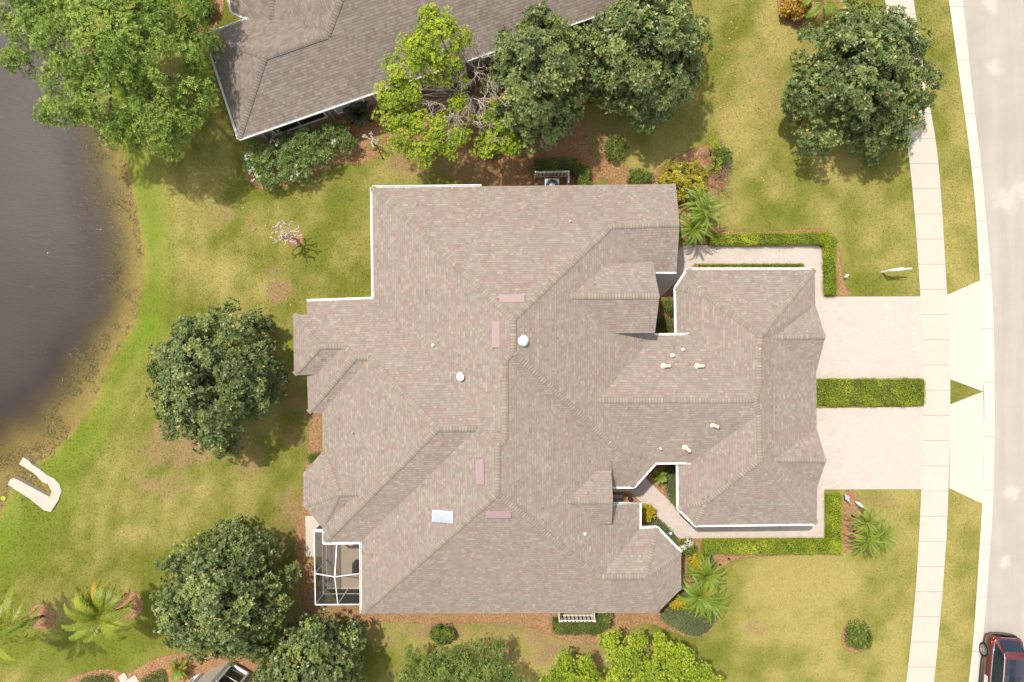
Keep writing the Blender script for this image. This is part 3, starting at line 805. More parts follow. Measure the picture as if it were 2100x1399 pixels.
def gutter(mb, a, b, o, w=0.115):
    """Open white trough along an eave with hangers."""
    a, b = Vector(a), Vector(b)
    d = (b - a); L = d.length; x = d / L
    def sec(p):
        z = Vector((0, 0, 1))
        pr = [(0.006, -0.03), (0.018, -0.03), (0.018, -0.118), (w - .012, -0.118), (w - .012, -0.02), (w - 0.03, -0.02), (w - 0.03, -0.008), (w, -0.008), (w, -0.132), (0.006, -0.132)]
        return [p + o * u + z * v for u, v in pr]
    s0, s1 = sec(a), sec(b); n = len(s0)
    vs = s0 + s1
    fs = [(i, (i + 1) % n, n + (i + 1) % n, n + i) for i in range(n)]
    mb.raw(vs, fs)
    for p in (a, b):
        z = Vector((0, 0, 1))
        mb.bar(p + o * 0.01 - z * 0.075, p + o * (w - .002) - z * 0.075, 0.012, 0.11)
    k = max(1, int(L / 1.05))
    for i in range(k + 1):
        p = a + x * (L * (i + 0.5) / (k + 1)) - Vector((0, 0, 0.018))
        mb.bar(p + o * 0.012, p + o * (w - .01), 0.028, 0.012)

def inset(poly, d):
    """Shrink a closed 2-D outline (list of Vectors, any winding) by d."""
    n = len(poly)
    area = sum(poly[i].x * poly[(i + 1) % n].y - poly[(i + 1) % n].x * poly[i].y for i in range(n))
    sg = 1 if area > 0 else -1
    out = []
    for i in range(n):
        p0, p1, p2 = poly[i - 1], poly[i], poly[(i + 1) % n]
        e1 = (p1 - p0); e1.z = 0; e1.normalize(); e2 = (p2 - p1); e2.z = 0; e2.normalize()
        n1 = Vector((-e1.y, e1.x, 0)) * sg; n2 = Vector((-e2.y, e2.x, 0)) * sg
        den = 1 + n1.dot(n2)
        out.append(p1 + (n1 + n2) * (d / max(den, 0.4)))
    return out

def walls(name, outline, d, drop, mat, parent, zs=0.0):
    w = inset(outline, d); mb = MB(); n = len(w)
    for i in range(n):
        a, b = w[i], w[(i + 1) % n]
        mb.poly([Vector((a.x, a.y, zs)), Vector((b.x, b.y, zs)), Vector((b.x, b.y, b.z - drop)), Vector((a.x, a.y, a.z - drop))])
    return mb.build(name, mat, parent), w

HV = dict(a=(-7.835,8.586,2.945), b=(9.158,8.789,2.950), c=(9.098,6.357,4.079), d=(9.199,3.890,2.947),
R1=(5.400,6.234,4.098), P1=(0.074,1.103,6.449), P2=(0.074,-0.558,6.444), Q1=(-0.349,-0.935,6.254),
Q2=(-0.349,-5.072,6.255), Q3=(-0.732,-5.346,6.417), Q4=(-0.744,-7.776,6.421), vN=(8.052,3.903,2.949),
vC=(7.969,0.314,2.955), C0=(4.557,-3.208,4.495), C1=(13.038,-3.214,4.431), X=(7.518,-6.473,3.163),
H0=(5.682,-5.881,3.988), h1=(6.825,-8.149,2.942), h2=(5.650,-8.148,2.950), w1=(5.400,-6.403,3.733),
h3=(8.044,-6.800,2.949), k1=(10.021,-6.785,2.938), k0=(9.914,0.341,2.927), g1v=(13.384,-2.547,4.200),
g2v=(13.388,-3.974,4.191), G1=(13.458,0.251,4.215), G2=(13.457,-6.452,4.217), ne2=(17.106,4.036,2.601),
gA=(17.127,2.051,2.615), gR1=(14.357,0.201,3.731), gB=(17.188,-1.749,2.602), gC=(17.211,-4.943,2.614),
gR2=(14.389,-6.512,3.718), gD=(17.239,-8.289,2.611), se2=(17.218,-10.317,2.597), gP1=(17.273,0.255,3.553),
gP2=(17.335,-6.590,3.505), nw2=(9.950,4.038,2.580), nw2b=(9.253,2.988,2.613), K1=(10.683,2.589,3.202),
kW=(9.308,0.344,2.610), kW2=(9.391,-6.871,2.609), K2=(10.846,-8.934,3.202), sw2b=(9.420,-9.461,2.605),
sw2a=(10.359,-10.401,2.593), e1=(-7.753,2.361,2.943), w0=(-11.493,2.225,2.944), oj=(-11.368,1.448,3.270),
o0=(-12.130,1.476,3.257), oR=(-10.447,-0.305,4.037), oR2=(-9.144,-0.305,4.052), T1=(-8.467,-0.894,4.343),
T2=(-7.708,-0.894,4.328), S1w=(-3.841,-4.531,6.004), S1e=(-1.808,-4.533,5.990), oS=(-12.100,-1.854,3.265),
oS2=(-10.886,-1.868,3.252), w1a=(-11.463,-1.924,2.955), w1b=(-11.407,-3.998,2.957), w1c=(-10.617,-4.026,2.953),
b0=(-10.591,-6.183,2.949), B0=(-9.435,-8.332,3.951), B1=(-8.458,-8.338,3.925), b1=(-11.683,-7.411,2.950),
b2=(-11.663,-9.239,2.952), b3=(-10.622,-10.417,2.937), w2s=(-10.479,-11.230,2.958), sdv=(-8.434,-11.232,2.952),
sw=(-8.407,-15.245,2.949), s1=(8.136,-15.221,2.941), U1=(4.775,-12.854,4.018), U2=(7.270,-12.856,4.011),
o2=(9.471,-13.871,2.953), o3=(9.457,-11.858,2.956), o4=(8.108,-10.469,2.946), o5=(7.137,-10.522,2.953),
o6=(7.138,-9.076,2.951), o7=(5.545,-9.028,3.656), o8=(5.482,-6.685,3.650), dR0=(2.958,2.341,5.138),
dP=(7.805,2.374,5.033), dN=(7.627,4.270,4.147), dNv=(5.174,4.184,4.204), dS=(7.755,0.450,4.105),
dSv=(5.507,0.424,4.094), t0=(2.855,-8.553,4.815), tP=(5.380,-8.564,4.769), tN=(5.373,-7.081,4.101),
tNv=(4.526,-7.106,4.108), tS=(5.398,-9.909,4.116), tSv=(4.578,-9.911,4.109))
HF = [
    ('NF', 'a b c R1 P1'),
    ('NS', 'c d vN R1'),
    ('E1', 'P1 R1 vN vC C0 X H0 P2'),
    ('WF', 'a P1 P2 Q1 Q2 e1'),
    ('SS', 'P2 H0 h1 h2 o8 w1 Q1'),
    ('DG', 'H0 X h3 h1'),
    ('CS', 'C0 C1 g2v k1 h3 X'),
    ('CN', 'C0 vC k0 g1v C1'),
    ('GE', 'G1 ne2 gA gR1 gB gC gR2 gD se2 G2 g2v C1 g1v'),
    ('G1N', 'gA gP1 gR1'),
    ('G1S', 'gR1 gP1 gB'),
    ('G2N', 'gC gP2 gR2'),
    ('G2S', 'gR2 gP2 gD'),
    ('GN', 'nw2 ne2 G1 K1'),
    ('GNW', 'K1 nw2b nw2'),
    ('GW', 'K1 G1 g1v k0 kW nw2b'),
    ('GW', 'G2 K2 sw2b kW2 k1 g2v'),
    ('GS', 'K2 G2 se2 sw2a'),
    ('GSW', 'K2 sw2a sw2b'),
    ('NP', 'e1 Q2 Q3 S1e S1w T2 T1 oR2 oR o0 oj w0'),
    ('OW', 'o0 oR oS'),
    ('OS', 'oR oR2 oS2 oS'),
    ('W1', 'oR2 T1 w1b w1a oS2'),
    ('TS', 'T1 T2 w1c w1b'),
    ('W2', 'T2 S1w w2s b3 B1 b0 w1c'),
    ('BN', 'B0 B1 b0'),
    ('BNW', 'B0 b0 b1'),
    ('BW', 'B0 b1 b2'),
    ('BSW', 'B0 b2 b3'),
    ('BS', 'B0 b3 B1'),
    ('SD', 'S1w S1e sdv w2s'),
    ('W3', 'S1e Q3 Q4 sw sdv'),
    ('S2', 'sw Q4 U1 U2 s1'),
    ('OSE', 'U2 o2 s1'),
    ('OE', 'U2 o3 o2'),
    ('ONE', 'U2 o4 o3'),
    ('ON', 'U2 U1 o5 o4'),
    ('E2', 'Q1 w1 o8 o7 o6 o5 U1 Q4 Q3 Q2'),
    ('DN', 'dR0 dNv dN dP'),
    ('DS', 'dR0 dP dS dSv'),
    ('TN', 't0 tNv tN tP'),
    ('TSo', 't0 tP tS tSv'),
]
NV = dict(A=(-17.235,17.194,2.803), B=(-15.346,11.386,2.800), C=(4.110,18.127,2.801), Dd=(10.139,20.210,2.800),
V1=(-13.381,15.347,4.209), V2=(-9.969,16.522,4.237), M=(-8.995,18.391,4.866), M2=(-7.825,20.439,5.584),
N1=(9.210,23.406,4.318), n1=(-14.739,18.122,2.810), n2=(-12.435,17.709,3.398), m1=(-13.434,17.934,3.092),
m2=(-13.153,19.178,3.426), m3=(-12.218,21.235,3.974), p1=(-15.743,18.527,2.767), p2=(-16.005,19.554,2.796),
p3=(-16.296,21.897,2.821))
NF = [
    ('S', 'B C Dd N1 M2 M V2 V1'),
    ('W', 'A B V1'),
    ('N', 'A V1 V2 n2 m1 n1'),
    ('W2', 'V2 M M2 m3 m2 m1 n2'),
    ('B', 'p1 n1 m1 m2 p2'),
    ('B2', 'p2 m2 m3 p3'),
]


# ------------------------------------------------------------------ the house in the middle
house = empty("house", W(1050, 820), "large single storey house under a blended pinkish beige shingle hip roof with twin driveways", "house")
R = Roof(HV, HF)
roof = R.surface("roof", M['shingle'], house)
es = lambda *ps: {frozenset(p.split()) for p in ps}
R.fascia("fascia", M['fascia'], roof, es("dR0 dNv", "dR0 dSv", "t0 tNv", "t0 tSv", "k0 kW", "k1 kW2", "oS2 w1a", "oj w0"))
V = R.V
mb = MB()
hip, rdg = 0.33, 0.46
cap_lines = [("a", "P1", hip), ("R1", "P1", hip), ("R1", "c", rdg), ("P2", "P1", rdg), ("Q1", "P2", hip), ("Q1", "Q2", rdg), ("Q2", "Q3", hip), ("Q3", "Q4", rdg),
             ("H0", "P2", hip), ("X", "H0", .3), ("h1", "H0", .3), ("C0", "C1", rdg), ("g1v", "C1", .25), ("g2v", "C1", .25), ("g1v", "G1", rdg), ("g2v", "G2", rdg), ("ne2", "G1", hip), ("se2", "G2", hip),
             ("K1", "G1", hip), ("K2", "G2", hip), ("nw2", "K1", .25), ("nw2b", "K1", .25), ("sw2a", "K2", .25), ("sw2b", "K2", .25), ("gR1", "gP1", rdg), ("gR2", "gP2", rdg),
             ("o0", "oR", hip), ("oS", "oR", hip), ("oR", "oR2", rdg), ("oR2", "T1", hip), ("w1b", "T1", hip), ("T1", "T2", rdg), ("T2", "S1w", hip), ("w2s", "S1w", hip), ("S1w", "S1e", rdg), ("S1e", "Q3", hip),
             ("b1", "B0", .3), ("b2", "B0", .3), ("b0", "B0", .3), ("b3", "B0", .3), ("B0", "B1", rdg), ("sw", "Q4", hip), ("U1", "Q4", hip), ("U1", "U2", rdg), ("s1", "U2", .25), ("o2", "U2", .25), ("o3", "U2", .25), ("o4", "U2", .25),
             ("dR0", "dP", rdg), ("t0", "tP", rdg)]
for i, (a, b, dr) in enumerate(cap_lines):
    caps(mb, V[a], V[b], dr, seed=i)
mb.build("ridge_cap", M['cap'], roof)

# gutters, each run its own part
f = lambda px, py, a, b: None
def along(a, b, t): return V[a].lerp(V[b], t)
runs = [("a", "b", 'NF', 0, .36), ("a", "e1", 'WF', 0, 1), ("w0", "e1", 'NP', 0, 1), ("vN", "d", 'NS', 0, 1), ("vC", "k0", 'CN', 0, 1), ("kW", "nw2b", 'GW', 0, 1), ("nw2b", "nw2", 'GNW', 0, 1), ("nw2", "ne2", 'GN', 0, .99),
        ("kW2", "sw2b", 'GW', 0, 1), ("sw2b", "sw2a", 'GSW', 0, 1), ("sw2a", "se2", 'GS', 0, .98), ("h2", "h1", 'SS', 0, 1), ("h1", "h3", 'DG', 0, 1), ("h3", "k1", 'CS', 0, 1), ("o6", "o5", 'E2', 0, 1), ("o5", "o4", 'ON', 0, 1), ("o4", "o3", 'ONE', 0, 1), ("sdv", "sw", 'W3', 0, 1), ("o7", "o6", 'E2', 0, 1)]
for a, b, n, t0_, t1_ in runs:
    g = MB(); gutter(g, along(a, b, t0_), along(a, b, t1_), R.outward(a, b, n)); g.build("gutter", M['white'], house)

# walls and soffit
outl = "a b d vN vC kW nw2b nw2 ne2 se2 sw2a sw2b kW2 h3 h1 h2".split()
poly = [V[x].copy() for x in outl] + [Vector((4.7, -8.15, 2.95)), Vector((4.7, -9.05, 2.95)), Vector((5.6, -9.05, 2.95))] + [V[x].copy() for x in "o6 o5 o4 o3 o2 s1 sw sdv w2s b3 b2 b1 b0 w1c w1b w1a".split()] + [Vector((-12.1, -1.9, 2.95)), Vector((-12.1, 1.45, 2.95)), Vector((-11.45, 1.45, 2.95))] + [V['w0'].copy(), V['e1'].copy()]
wall, wl = walls("wall", poly, 0.42, 0.12, M['stucco'], house)
sf = MB(); sf.poly([Vector((p.x, p.y, p.z - 0.185)) for p in poly]); sf.build("soffit", M['white'], house)
def gable(pts, thick, inset_d, base_z, axis):
    """Wall under a gable end: pts = low, peak, low."""
    g = MB(); a, p, b = [Vector(q) for q in pts]
    c = (a + b) / 2
    sh = Vector(axis) * inset_d
    f_ = lambda q, k: q.lerp(c, k) + sh
    A, B, P = f_(a, .16), f_(b, .16), p + sh
    A.z = a.z - 0.02 + 0; B.z = b.z - 0.02; P.z -= 0.08
    A.z += .16 * (P.z - A.z) * .8; B.z += .16 * (P.z - B.z) * .8
    f1 = [Vector((A.x, A.y, base_z)), Vector((B.x, B.y, base_z)), B, P, A]
    back = [q + Vector(axis) * thick for q in f1]
    g.prism(back, f1)
    return g
for nm in (("gA", "gP1", "gB"), ("gC", "gP2", "gD"), ("b", "c", "d")):
    gable([V[x] for x in nm], 0.12, 0.30, 2.40, (-1, 0, 0)).build("gable_wall", M['stucco'], house)
gable([V[x] for x in ("dN", "dP", "dS")], 0.25, 0.35, 0.0, (-1, 0, 0)).build("entry_wall", M['stucco'], house)
gable([V[x] for x in ("tN", "tP", "tS")], 0.25, 0.30, 0.0, (-1, 0, 0)).build("entry_wall", M['stucco'], house)
for y in (0.15, -6.6):                                  # garage doors face the street
    g = MB(); X = 16.80
    for k in range(4):
        g.box((X, y, 0.28 + 0.55 * k), (0.05, 4.9, 0.53))
        for j in range(8): g.box((X + 0.03, y - 2.1 + 0.6 * j, 0.28 + 0.55 * k), (0.02, 0.48, 0.36))
    g.build("garage_door", M['white'], house)
for (x, y, rz, w_) in ((9.0, -12.85, 0, 1.3), (-8.05, -3.0, 0, 0), (6.7, -9.8, 0, 0)):
    if not w_: continue
    g = MB(); g.box((x + 0.06, y, 1.55), (0.06, w_, 1.4)); fr = g.build("window", M['white'], house)
    g = MB(); g.box((x + 0.10, y, 1.55), (0.02, w_ - .16, 1.24)); g.build("pane", M['glass'], fr)

# things fixed to the roof
def on_plane(px, py, face):
    """The point of a roof plane seen at this pixel."""
    n = R.N[face]; q = V[next(f_[1] for f_ in R.F if f_[0] == face)[0]]
    o = Vector((0, 0, CAM_H)); d = W(px, py, 0) - o
    t_ = (q - o).dot(n) / d.dot(n)
    return o + d * t_
def frame_of(face):
    n = R.N[face]; u = Vector((0, 0, 1)).cross(n).normalized(); v = n.cross(u)
    if v.z < 0: v = -v; u = -u
    return u, v, n
for (px, py, face, w_, h_) in ((1050, 613, 'NF', 1.30, .38), (1018, 686, 'WF', 1.34, .40), (985, 967, 'W3', 1.32, .42), (1022, 1053, 'S2', 1.30, .40)):
    p = on_plane(px, py, face); u, v, n = frame_of(face)
    g = MB()
    Z = Vector((0, 0, 1))
    base = [p - u * w_ / 2 - v * h_ / 2, p + u * w_ / 2 - v * h_ / 2, p + u * w_ / 2 + v * h_ / 2, p - u * w_ / 2 + v * h_ / 2]
    top = [base[0] + n * 0.13, base[1] + n * 0.13, base[2] + n * 0.02, base[3] + n * 0.02]
    g.prism([b_ - n * 0.01 for b_ in base], top)
    vent = g.build("roof_vent", M['pink_metal'], roof)
# white pipe caps and small vents
for (px, py, face, r) in ((1071.5, 699, 'E1', .235), (945.5, 773, 'WF', .185)):
    p = on_plane(px, py, face); g = MB()
    g.lathe(p - Vector((0, 0, .2)), [(r * .62, 0), (r * .62, .42), (r * .98, .43), (r, .50), (r * .86, .515), (r * .80, .505), (r * .5, .53), (0.01, .56)], 24)
    g.lathe(p - Vector((0, 0, .02)), [(r * 1.35, -.12), (r * 1.3, .03), (r * .7, .06)], 18)
    g.build("round_vent", M['white'], roof)
for (x0, y0, x1, y1, face, hole) in ((1361, 751, 1370, 750, 'CN', 0), (1430, 751, 1438, 750, 'CN', 0), (1461.5, 871, 1468.5, 874, 'CS', 1), (1404.5, 917, 1411.5, 923, 'CS', 0)):
    a = on_plane(x0, y0, face); b = on_plane(x1, y1, face)
    d = (b - a); d.z = 0; d.normalize()
    g = MB()
    g.tube([a - Vector((0, 0, .1)), a + Vector((0, 0, .14)), a + d * .03 + Vector((0, 0, .22)), a + d * .10 + Vector((0, 0, .26)), a + d * .19 + Vector((0, 0, .25)), a + d * .25 + Vector((0, 0, .20)), a + d * .28 + Vector((0, 0, .14))],
           [.10, .095, .085, .08, .085, .10, .115], 12)
    if hole: g.tube([a + d * .27 + Vector((0, 0, .262)), a + d * .31 + Vector((0, 0, .262))], .055, 10, mi=1)
    g.lathe(a, [(.17, -.06), (.15, .03), (.1, .06)], 14)
    g.build("gooseneck_vent", [M['cream'], M['dark']], roof)
for (px, py, face, r, h_, mt) in ((1379, 729, 'CN', .085, .22, 'cream'), (1401, 717, 'CN', .06, .18, 'white'), (1169, 454, 'NF', .045, .22, 'cream'), (1200, 1095, 'E2', .06, .14, 'cream'), (1354, 920, 'CS', .045, .26, 'cream'), (724, 887, 'W2', .05, .24, 'stone'),
                                 (888, 708, 'WF', .06, .16, 'white'), (1558, 716, 'GE', .03, .08, 'white')):
    p = on_plane(px, py, face); g = MB()
    g.tube([p - Vector((0, 0, .1)), p + Vector((0, 0, h_))], r, 10); g.lathe(p, [(r * 1.5, -.05), (r * 1.4, .02), (r * 1.05, .05)], 12)
    g.build("vent_pipe", M[mt], roof)
# skylight lying askew on the west slope
cor = [on_plane(x, y, 'W3') for x, y in ((888, 1045), (930, 1048), (930, 1073), (888, 1069))]
n_ = R.N['W3']; g = MB()
ins = [c.lerp(sum(cor, Vector()) / 4, .11) for c in cor]
for i in range(4):
    j = (i + 1) % 4
    g.prism([cor[i] - n_ * .02, cor[j] - n_ * .02, ins[j] - n_ * .02, ins[i] - n_ * .02], [cor[i] + n_ * .10, cor[j] + n_ * .10, ins[j] + n_ * .12, ins[i] + n_ * .12])
skl = g.build("skylight", M['galv'], roof)
g = MB(); cc = sum(ins, Vector()) / 4 + n_ * .19
for i in range(4):
    g.poly([ins[i] + n_ * .115, ins[(i + 1) % 4] + n_ * .115, cc], smooth=True)
kd = NT("skylight_dome"); kd.base((0.33, 0.36, 0.40), 0.25, 0.5)
g.build("dome", kd.m, skl)

# screened lanai at the back
lan = MB(); zt = 2.55
LP = lambda x, y, z: W(x, y, z)
tl, tm, bl, br_, tr_ = LP(644.5, 1088, zt), LP(662, 1088, zt), LP(647, 1240, zt), LP(741, 1239.5, zt), LP(741, 1113, zt)
ncr = LP(662, 1114, zt); hub = LP(686.6, 1183, zt + .75)
lw, le = LP(645.7, 1176, zt), LP(740, 1175.7, zt); nm_, sm_ = LP(690.7, 1114, zt), LP(693, 1239.5, zt)
bw = .045
for a, b, w_ in ((tl, bl, bw), (bl, br_, bw * 1.2), (tl, tm, .16), (tm, ncr, bw), (ncr, tr_, .15), (tr_, br_, .05), (lw, hub, bw), (hub, le, bw), (nm_, hub, bw), (hub, sm_, bw)):
    lan.bar(a, b, w_, 0.06)
gz = lambda p, z=0.02: Vector((p.x, p.y, z))
for p in (tl, bl, lw, sm_, ncr, tm):
    lan.bar(gz(p, 0.03), p, 0.055, 0.055, up=Vector((0, 1, 0)))
for a, b in ((tl, lw), (lw, bl), (bl, sm_), (sm_, br_), (tl, tm)):
    lan.bar(gz(a, .07), gz(b, .07), .06, .10)
    lan.bar(gz(a, 0.95), gz(b, 0.95), .035, .05)
enc = lan.build("screen_enclosure", M['white'], house)
sc = MB()
for a, b in ((tl, lw), (lw, bl), (bl, sm_), (sm_, br_), (tm, tl)):
    sc.poly([gz(a), gz(b), b, a])
sc.build("side_screen", M['screen_side'], enc)
sc = MB()
for q in ((nm_, hub, le, tr_), (lw, hub, nm_, ncr, tm, tl), (lw, bl, sm_, hub), (hub, sm_, br_, le)):
    sc.poly(list(q))
sc.build("roof_screen", M['screen'], enc)

# ------------------------------------------------------------------ house next door, top left
nb = empty("house", W(760, 60), "neighbouring house with a brown shingle roof turned at an angle behind the trees", "house")
RN = Roof(NV, NF)
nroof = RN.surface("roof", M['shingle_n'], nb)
RN.fascia("fascia", M['fascia'], nroof, es("N1 M2", "M2 m3", "Dd N1", "m3 p3"))
mb = MB(); nv = RN.V
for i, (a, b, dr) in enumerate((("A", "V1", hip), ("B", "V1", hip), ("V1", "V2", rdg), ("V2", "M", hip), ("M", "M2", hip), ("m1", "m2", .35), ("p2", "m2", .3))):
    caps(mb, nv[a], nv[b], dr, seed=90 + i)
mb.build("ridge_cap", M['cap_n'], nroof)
for a, b, n, t0_, t1_ in (("B", "C", 'S', 0, 1), ("C", "Dd", 'S', 0, .9), ("A", "B", 'W', 0, 1), ("A", "n1", 'N', 0, 1), ("p1", "n1", 'B', 0, 1), ("p1", "p2", 'B', 0, 1)):
    g = MB(); gutter(g, nv[a].lerp(nv[b], t0_), nv[a].lerp(nv[b], t1_), RN.outward(a, b, n)); g.build("gutter", M['white'], nb)
npoly = [nv[x].copy() for x in "A B C Dd N1 M2 m3 p3 p2 p1 n1".split()]
for q in npoly: q.z = 2.8
_, nw_ = walls("wall", npoly, 0.45, 0.1, M['stucco_n'], nb)
sf = MB(); sf.poly([Vector((p.x, p.y, p.z - 0.19)) for p in npoly]); sf.build("soffit", M['white'], nb)
# screened porch opening and windows in the wall facing the lawn
wa, wb = nw_[1], nw_[2]
wd = (wb - wa); wd.z = 0; wd.normalize(); wo = Vector((wd.y, -wd.x, 0))
def wall_panel(t0_, t1_, z0, z1, frame_m, fill_m, name, fw=.09, bars=()):
    a = gz(wa, 0) + wd * t0_; b = gz(wa, 0) + wd * t1_; Z = Vector((0, 0, 1))
    g = MB()
    for (p, q) in ((a + Z * z0, b + Z * z0), (a + Z * z1, b + Z * z1)):
        g.bar(p + wo * .03, q + wo * .03, .07, fw)
    for p in (a, b) + tuple(a.lerp(b, k) for k in bars):
        g.bar(p + Z * z0 + wo * .03, p + Z * z1 + wo * .03, .07, fw if p is a or p is b else .04, up=Vector((wd.x, wd.y, 0)))
    fr = g.build(name, frame_m, nb)
    g = MB(); g.prism([a + wo * .004 + Z * z0, b + wo * .004 + Z * z0, b + wo * .02 + Z * z0, a + wo * .02 + Z * z0], [a + wo * .004 + Z * z1, b + wo * .004 + Z * z1, b + wo * .02 + Z * z1, a + wo * .02 + Z * z1])
    g.build("pane", fill_m, fr)
wall_panel(1.1, 4.3, 0.55, 2.45, M['white'], M['glass'], "porch_screen", .09, (.5,))
wall_panel(4.95, 6.7, 0.5, 2.3, M['white'], M['ac'], "window", .08)
wall_panel(7.4, 9.0, 0.5, 2.3, M['white'], M['ac'], "window", .08)
for t_ in (0.55, 4.62):
    g = MB(); p = gz(wa) + wd * t_ + wo * .06
    g.bar(p, p + Vector((0, 0, 2.6)), .28, .16, up=Vector((wd.x, wd.y, 0)))
    g.build("column", M['stucco_n'], nb)

# ------------------------------------------------------------------ house corner at the bottom edge
sb = empty("house", W(470, 1390), "pale grey wall corner with a deep white framed window at the bottom edge", "house")
bp = [(370, 1420), (404, 1388), (422, 1378), (472, 1354), (519, 1381), (535, 1420), (560, 1520), (330, 1520)]
bw_ = [W(x, y) for x, y in bp]
for q in bw_: q.z = 3.3
walls("wall", bw_, 0.0, 0.0, M['stucco_s'], sb)
rp = inset(bw_, -0.28); ctr = W(450, 1500); ctr.z = 4.6
g = MB()
for i in range(len(rp)):
    a, b = rp[i].copy(), rp[(i + 1) % len(rp)].copy(); a.z = b.z = 3.32
    uu = (b - a).length
    g.poly([a, b, ctr][::-1], uv=[(uu / 2, 2), (uu, 0), (0, 0)])
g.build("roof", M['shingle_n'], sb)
def deep_window(a, b, z0, z1, k0, k1, bars=1):
    A = gz(a, 0).lerp(gz(b, 0), k0); B = gz(a, 0).lerp(gz(b, 0), k1); d = (B - A).normalized(); o = Vector((-d.y, d.x, 0))
    if o.dot(A - gz(ctr)) < 0: o = -o
    Z = Vector((0, 0, 1)); g = MB(); up = Vector((d.x, d.y, 0))
    g.bar(A + Z * z0 + o * .08, B + Z * z0 + o * .08, .20, .10); g.bar(A + Z * z1 + o * .08, B + Z * z1 + o * .08, .20, .10)
    g.bar(A + Z * z0 + o * .08, A + Z * z1 + o * .08, .10, .20, up=o); g.bar(B + Z * z0 + o * .08, B + Z * z1 + o * .08, .10, .20, up=o)
    fr = g.build("window", M['white'], sb)
    for k in range(bars):
        g = MB(); m = z0 + (z1 - z0) * (k + 1) / (bars + 1); g.bar(A + Z * m + o * .04, B + Z * m + o * .04, .03, .035)
        g.build("muntin", M['white'], fr)
    g = MB(); g.prism([A + Z * (z0 + .04) + o * .006, B + Z * (z0 + .04) + o * .006, B + Z * (z0 + .04) + o * .022, A + Z * (z0 + .04) + o * .022], [A + Z * (z1 - .04) + o * .006, B + Z * (z1 - .04) + o * .006, B + Z * (z1 - .04) + o * .022, A + Z * (z1 - .04) + o * .022])
    g.build("pane", M['glass'], fr)
deep_window(bw_[3], bw_[4], 0.45, 2.6, .17, .86, 1)
deep_window(bw_[1], bw_[2], 0.45, 2.6, .1, .9, 1)

# ------------------------------------------------------------------ foliage tools
def unit(a):
    return a / np.maximum(np.linalg.norm(a, axis=-1, keepdims=True), 1e-9)

def leaf_quads(P, D, U, L, Wd, droop=0.12):
    S = unit(np.cross(D, U)); n = len(P)
    L = np.broadcast_to(np.asarray(L, float).reshape(-1, 1), (n, 1)); Wd = np.broadcast_to(np.asarray(Wd, float).reshape(-1, 1), (n, 1))
    N = unit(np.cross(S, D))
    mid = P + D * L * .52
    tip = P + D * L; tip = tip - np.array([0, 0, 1.0]) * L * droop
    fold = N * Wd * .18
    return np.stack([P, mid + S * Wd * .5 + fold, tip, mid - S * Wd * .5 + fold], 1)

def whorls(P, A, k, L, Wd, spread, r, jit=.25):
    """k leaves round each axis A at P."""
    n = len(P)
    X = unit(np.cross(A, r.normal(size=(n, 3)))); Y = np.cross(A, X)
    ang = (np.arange(k)[None, :] + r.uniform(0, 1, (n, 1))) * 2 * np.pi / k + r.normal(0, .25, (n, k))
    sp = spread + r.normal(0, jit, (n, k))
    D = (X[:, None] * np.cos(ang)[..., None] + Y[:, None] * np.sin(ang)[..., None]) * np.sin(sp)[..., None] + A[:, None] * np.cos(sp)[..., None]
    D = unit(D).reshape(-1, 3)
    Pp = np.repeat(P, k, 0); U = np.repeat(A, k, 0)
    m = len(D)
    return leaf_quads(Pp + D * .02, D, U + r.normal(0, .2, (m, 3)), L * r.uniform(.75, 1.15, m), Wd * r.uniform(.8, 1.15, m))

def lobe_tips(lobes, nclump, r, zmin=-.45, shell=(.72, 1.0), zfloor=.3):
    L = np.array(lobes, float); w = (L[:, 3] * L[:, 4] * L[:, 5]) ** (2 / 3); w[0] *= 1.5; w /= w.sum()
    C, Dn = [], []
    while len(C) < nclump:
        i = r.choice(len(L), p=w); d = unit(r.normal(size=3))
        if d[2] < zmin: continue
        c = L[i, :3] + d * L[i, 3:] * r.uniform(*shell)
        if c[2] < zfloor: continue
        q = (c - L[:, :3]) / L[:, 3:]; e = np.sqrt((q * q).sum(1)); e[i] = 9
        if e.min() < .62: continue
        C.append(c); Dn.append(unit(d / L[i, 3:]))
    return np.array(C), np.array(Dn)

def limbs(mb, base, C, trunk_top, r0, r, nb=18, wig=.25):
    base = np.array(base, float); top = np.array(trunk_top, float)
    mb.tube([base, base * .55 + top * .45 + r.normal(0, .06, 3), top], [r0 * 1.25, r0, r0 * .8], 9)
    idx = r.choice(len(C), min(nb, len(C)), replace=False)
    for i in idx:
        e = C[i]; s = base + (top - base) * r.uniform(.55, 1)
        m = s * .5 + e * .5 + r.normal(0, wig, 3)
        mb.tube([s, m, e], [r0 * .42, r0 * .28, r0 * .06], 6)

def foliage(lobes, nclump, per, csize, L, Wd, k, spread, seed, up=.55, zmin=-.45, odd=.02, base_t=(.1, .8), shell=(.72, 1.0), flat=.75):
    r = np.random.default_rng(seed)
    C, Dn = lobe_tips(lobes, nclump, r, zmin, shell)
    ct = r.uniform(0, 1, nclump)
    n = nclump * per
    off = r.normal(0, 1, (n, 3)); off = off / np.maximum(1, np.linalg.norm(off, axis=1, keepdims=True) / 1.3)
    P = np.repeat(C, per, 0) + off * csize * np.array([1, 1, flat])
    A = unit(np.repeat(Dn, per, 0) * .8 + np.array([0, 0, up]) + off * .45 + r.normal(0, .25, (n, 3)))
    q = whorls(P, A, k, L, Wd, spread, r)
    t = base_t[0] + (base_t[1] - base_t[0]) * (np.repeat(np.repeat(ct, per), k) * .68 + r.uniform(0, .32, n * k))
    t = np.where(r.uniform(size=n * k) < odd, 1.0, t)
    return q, t, C

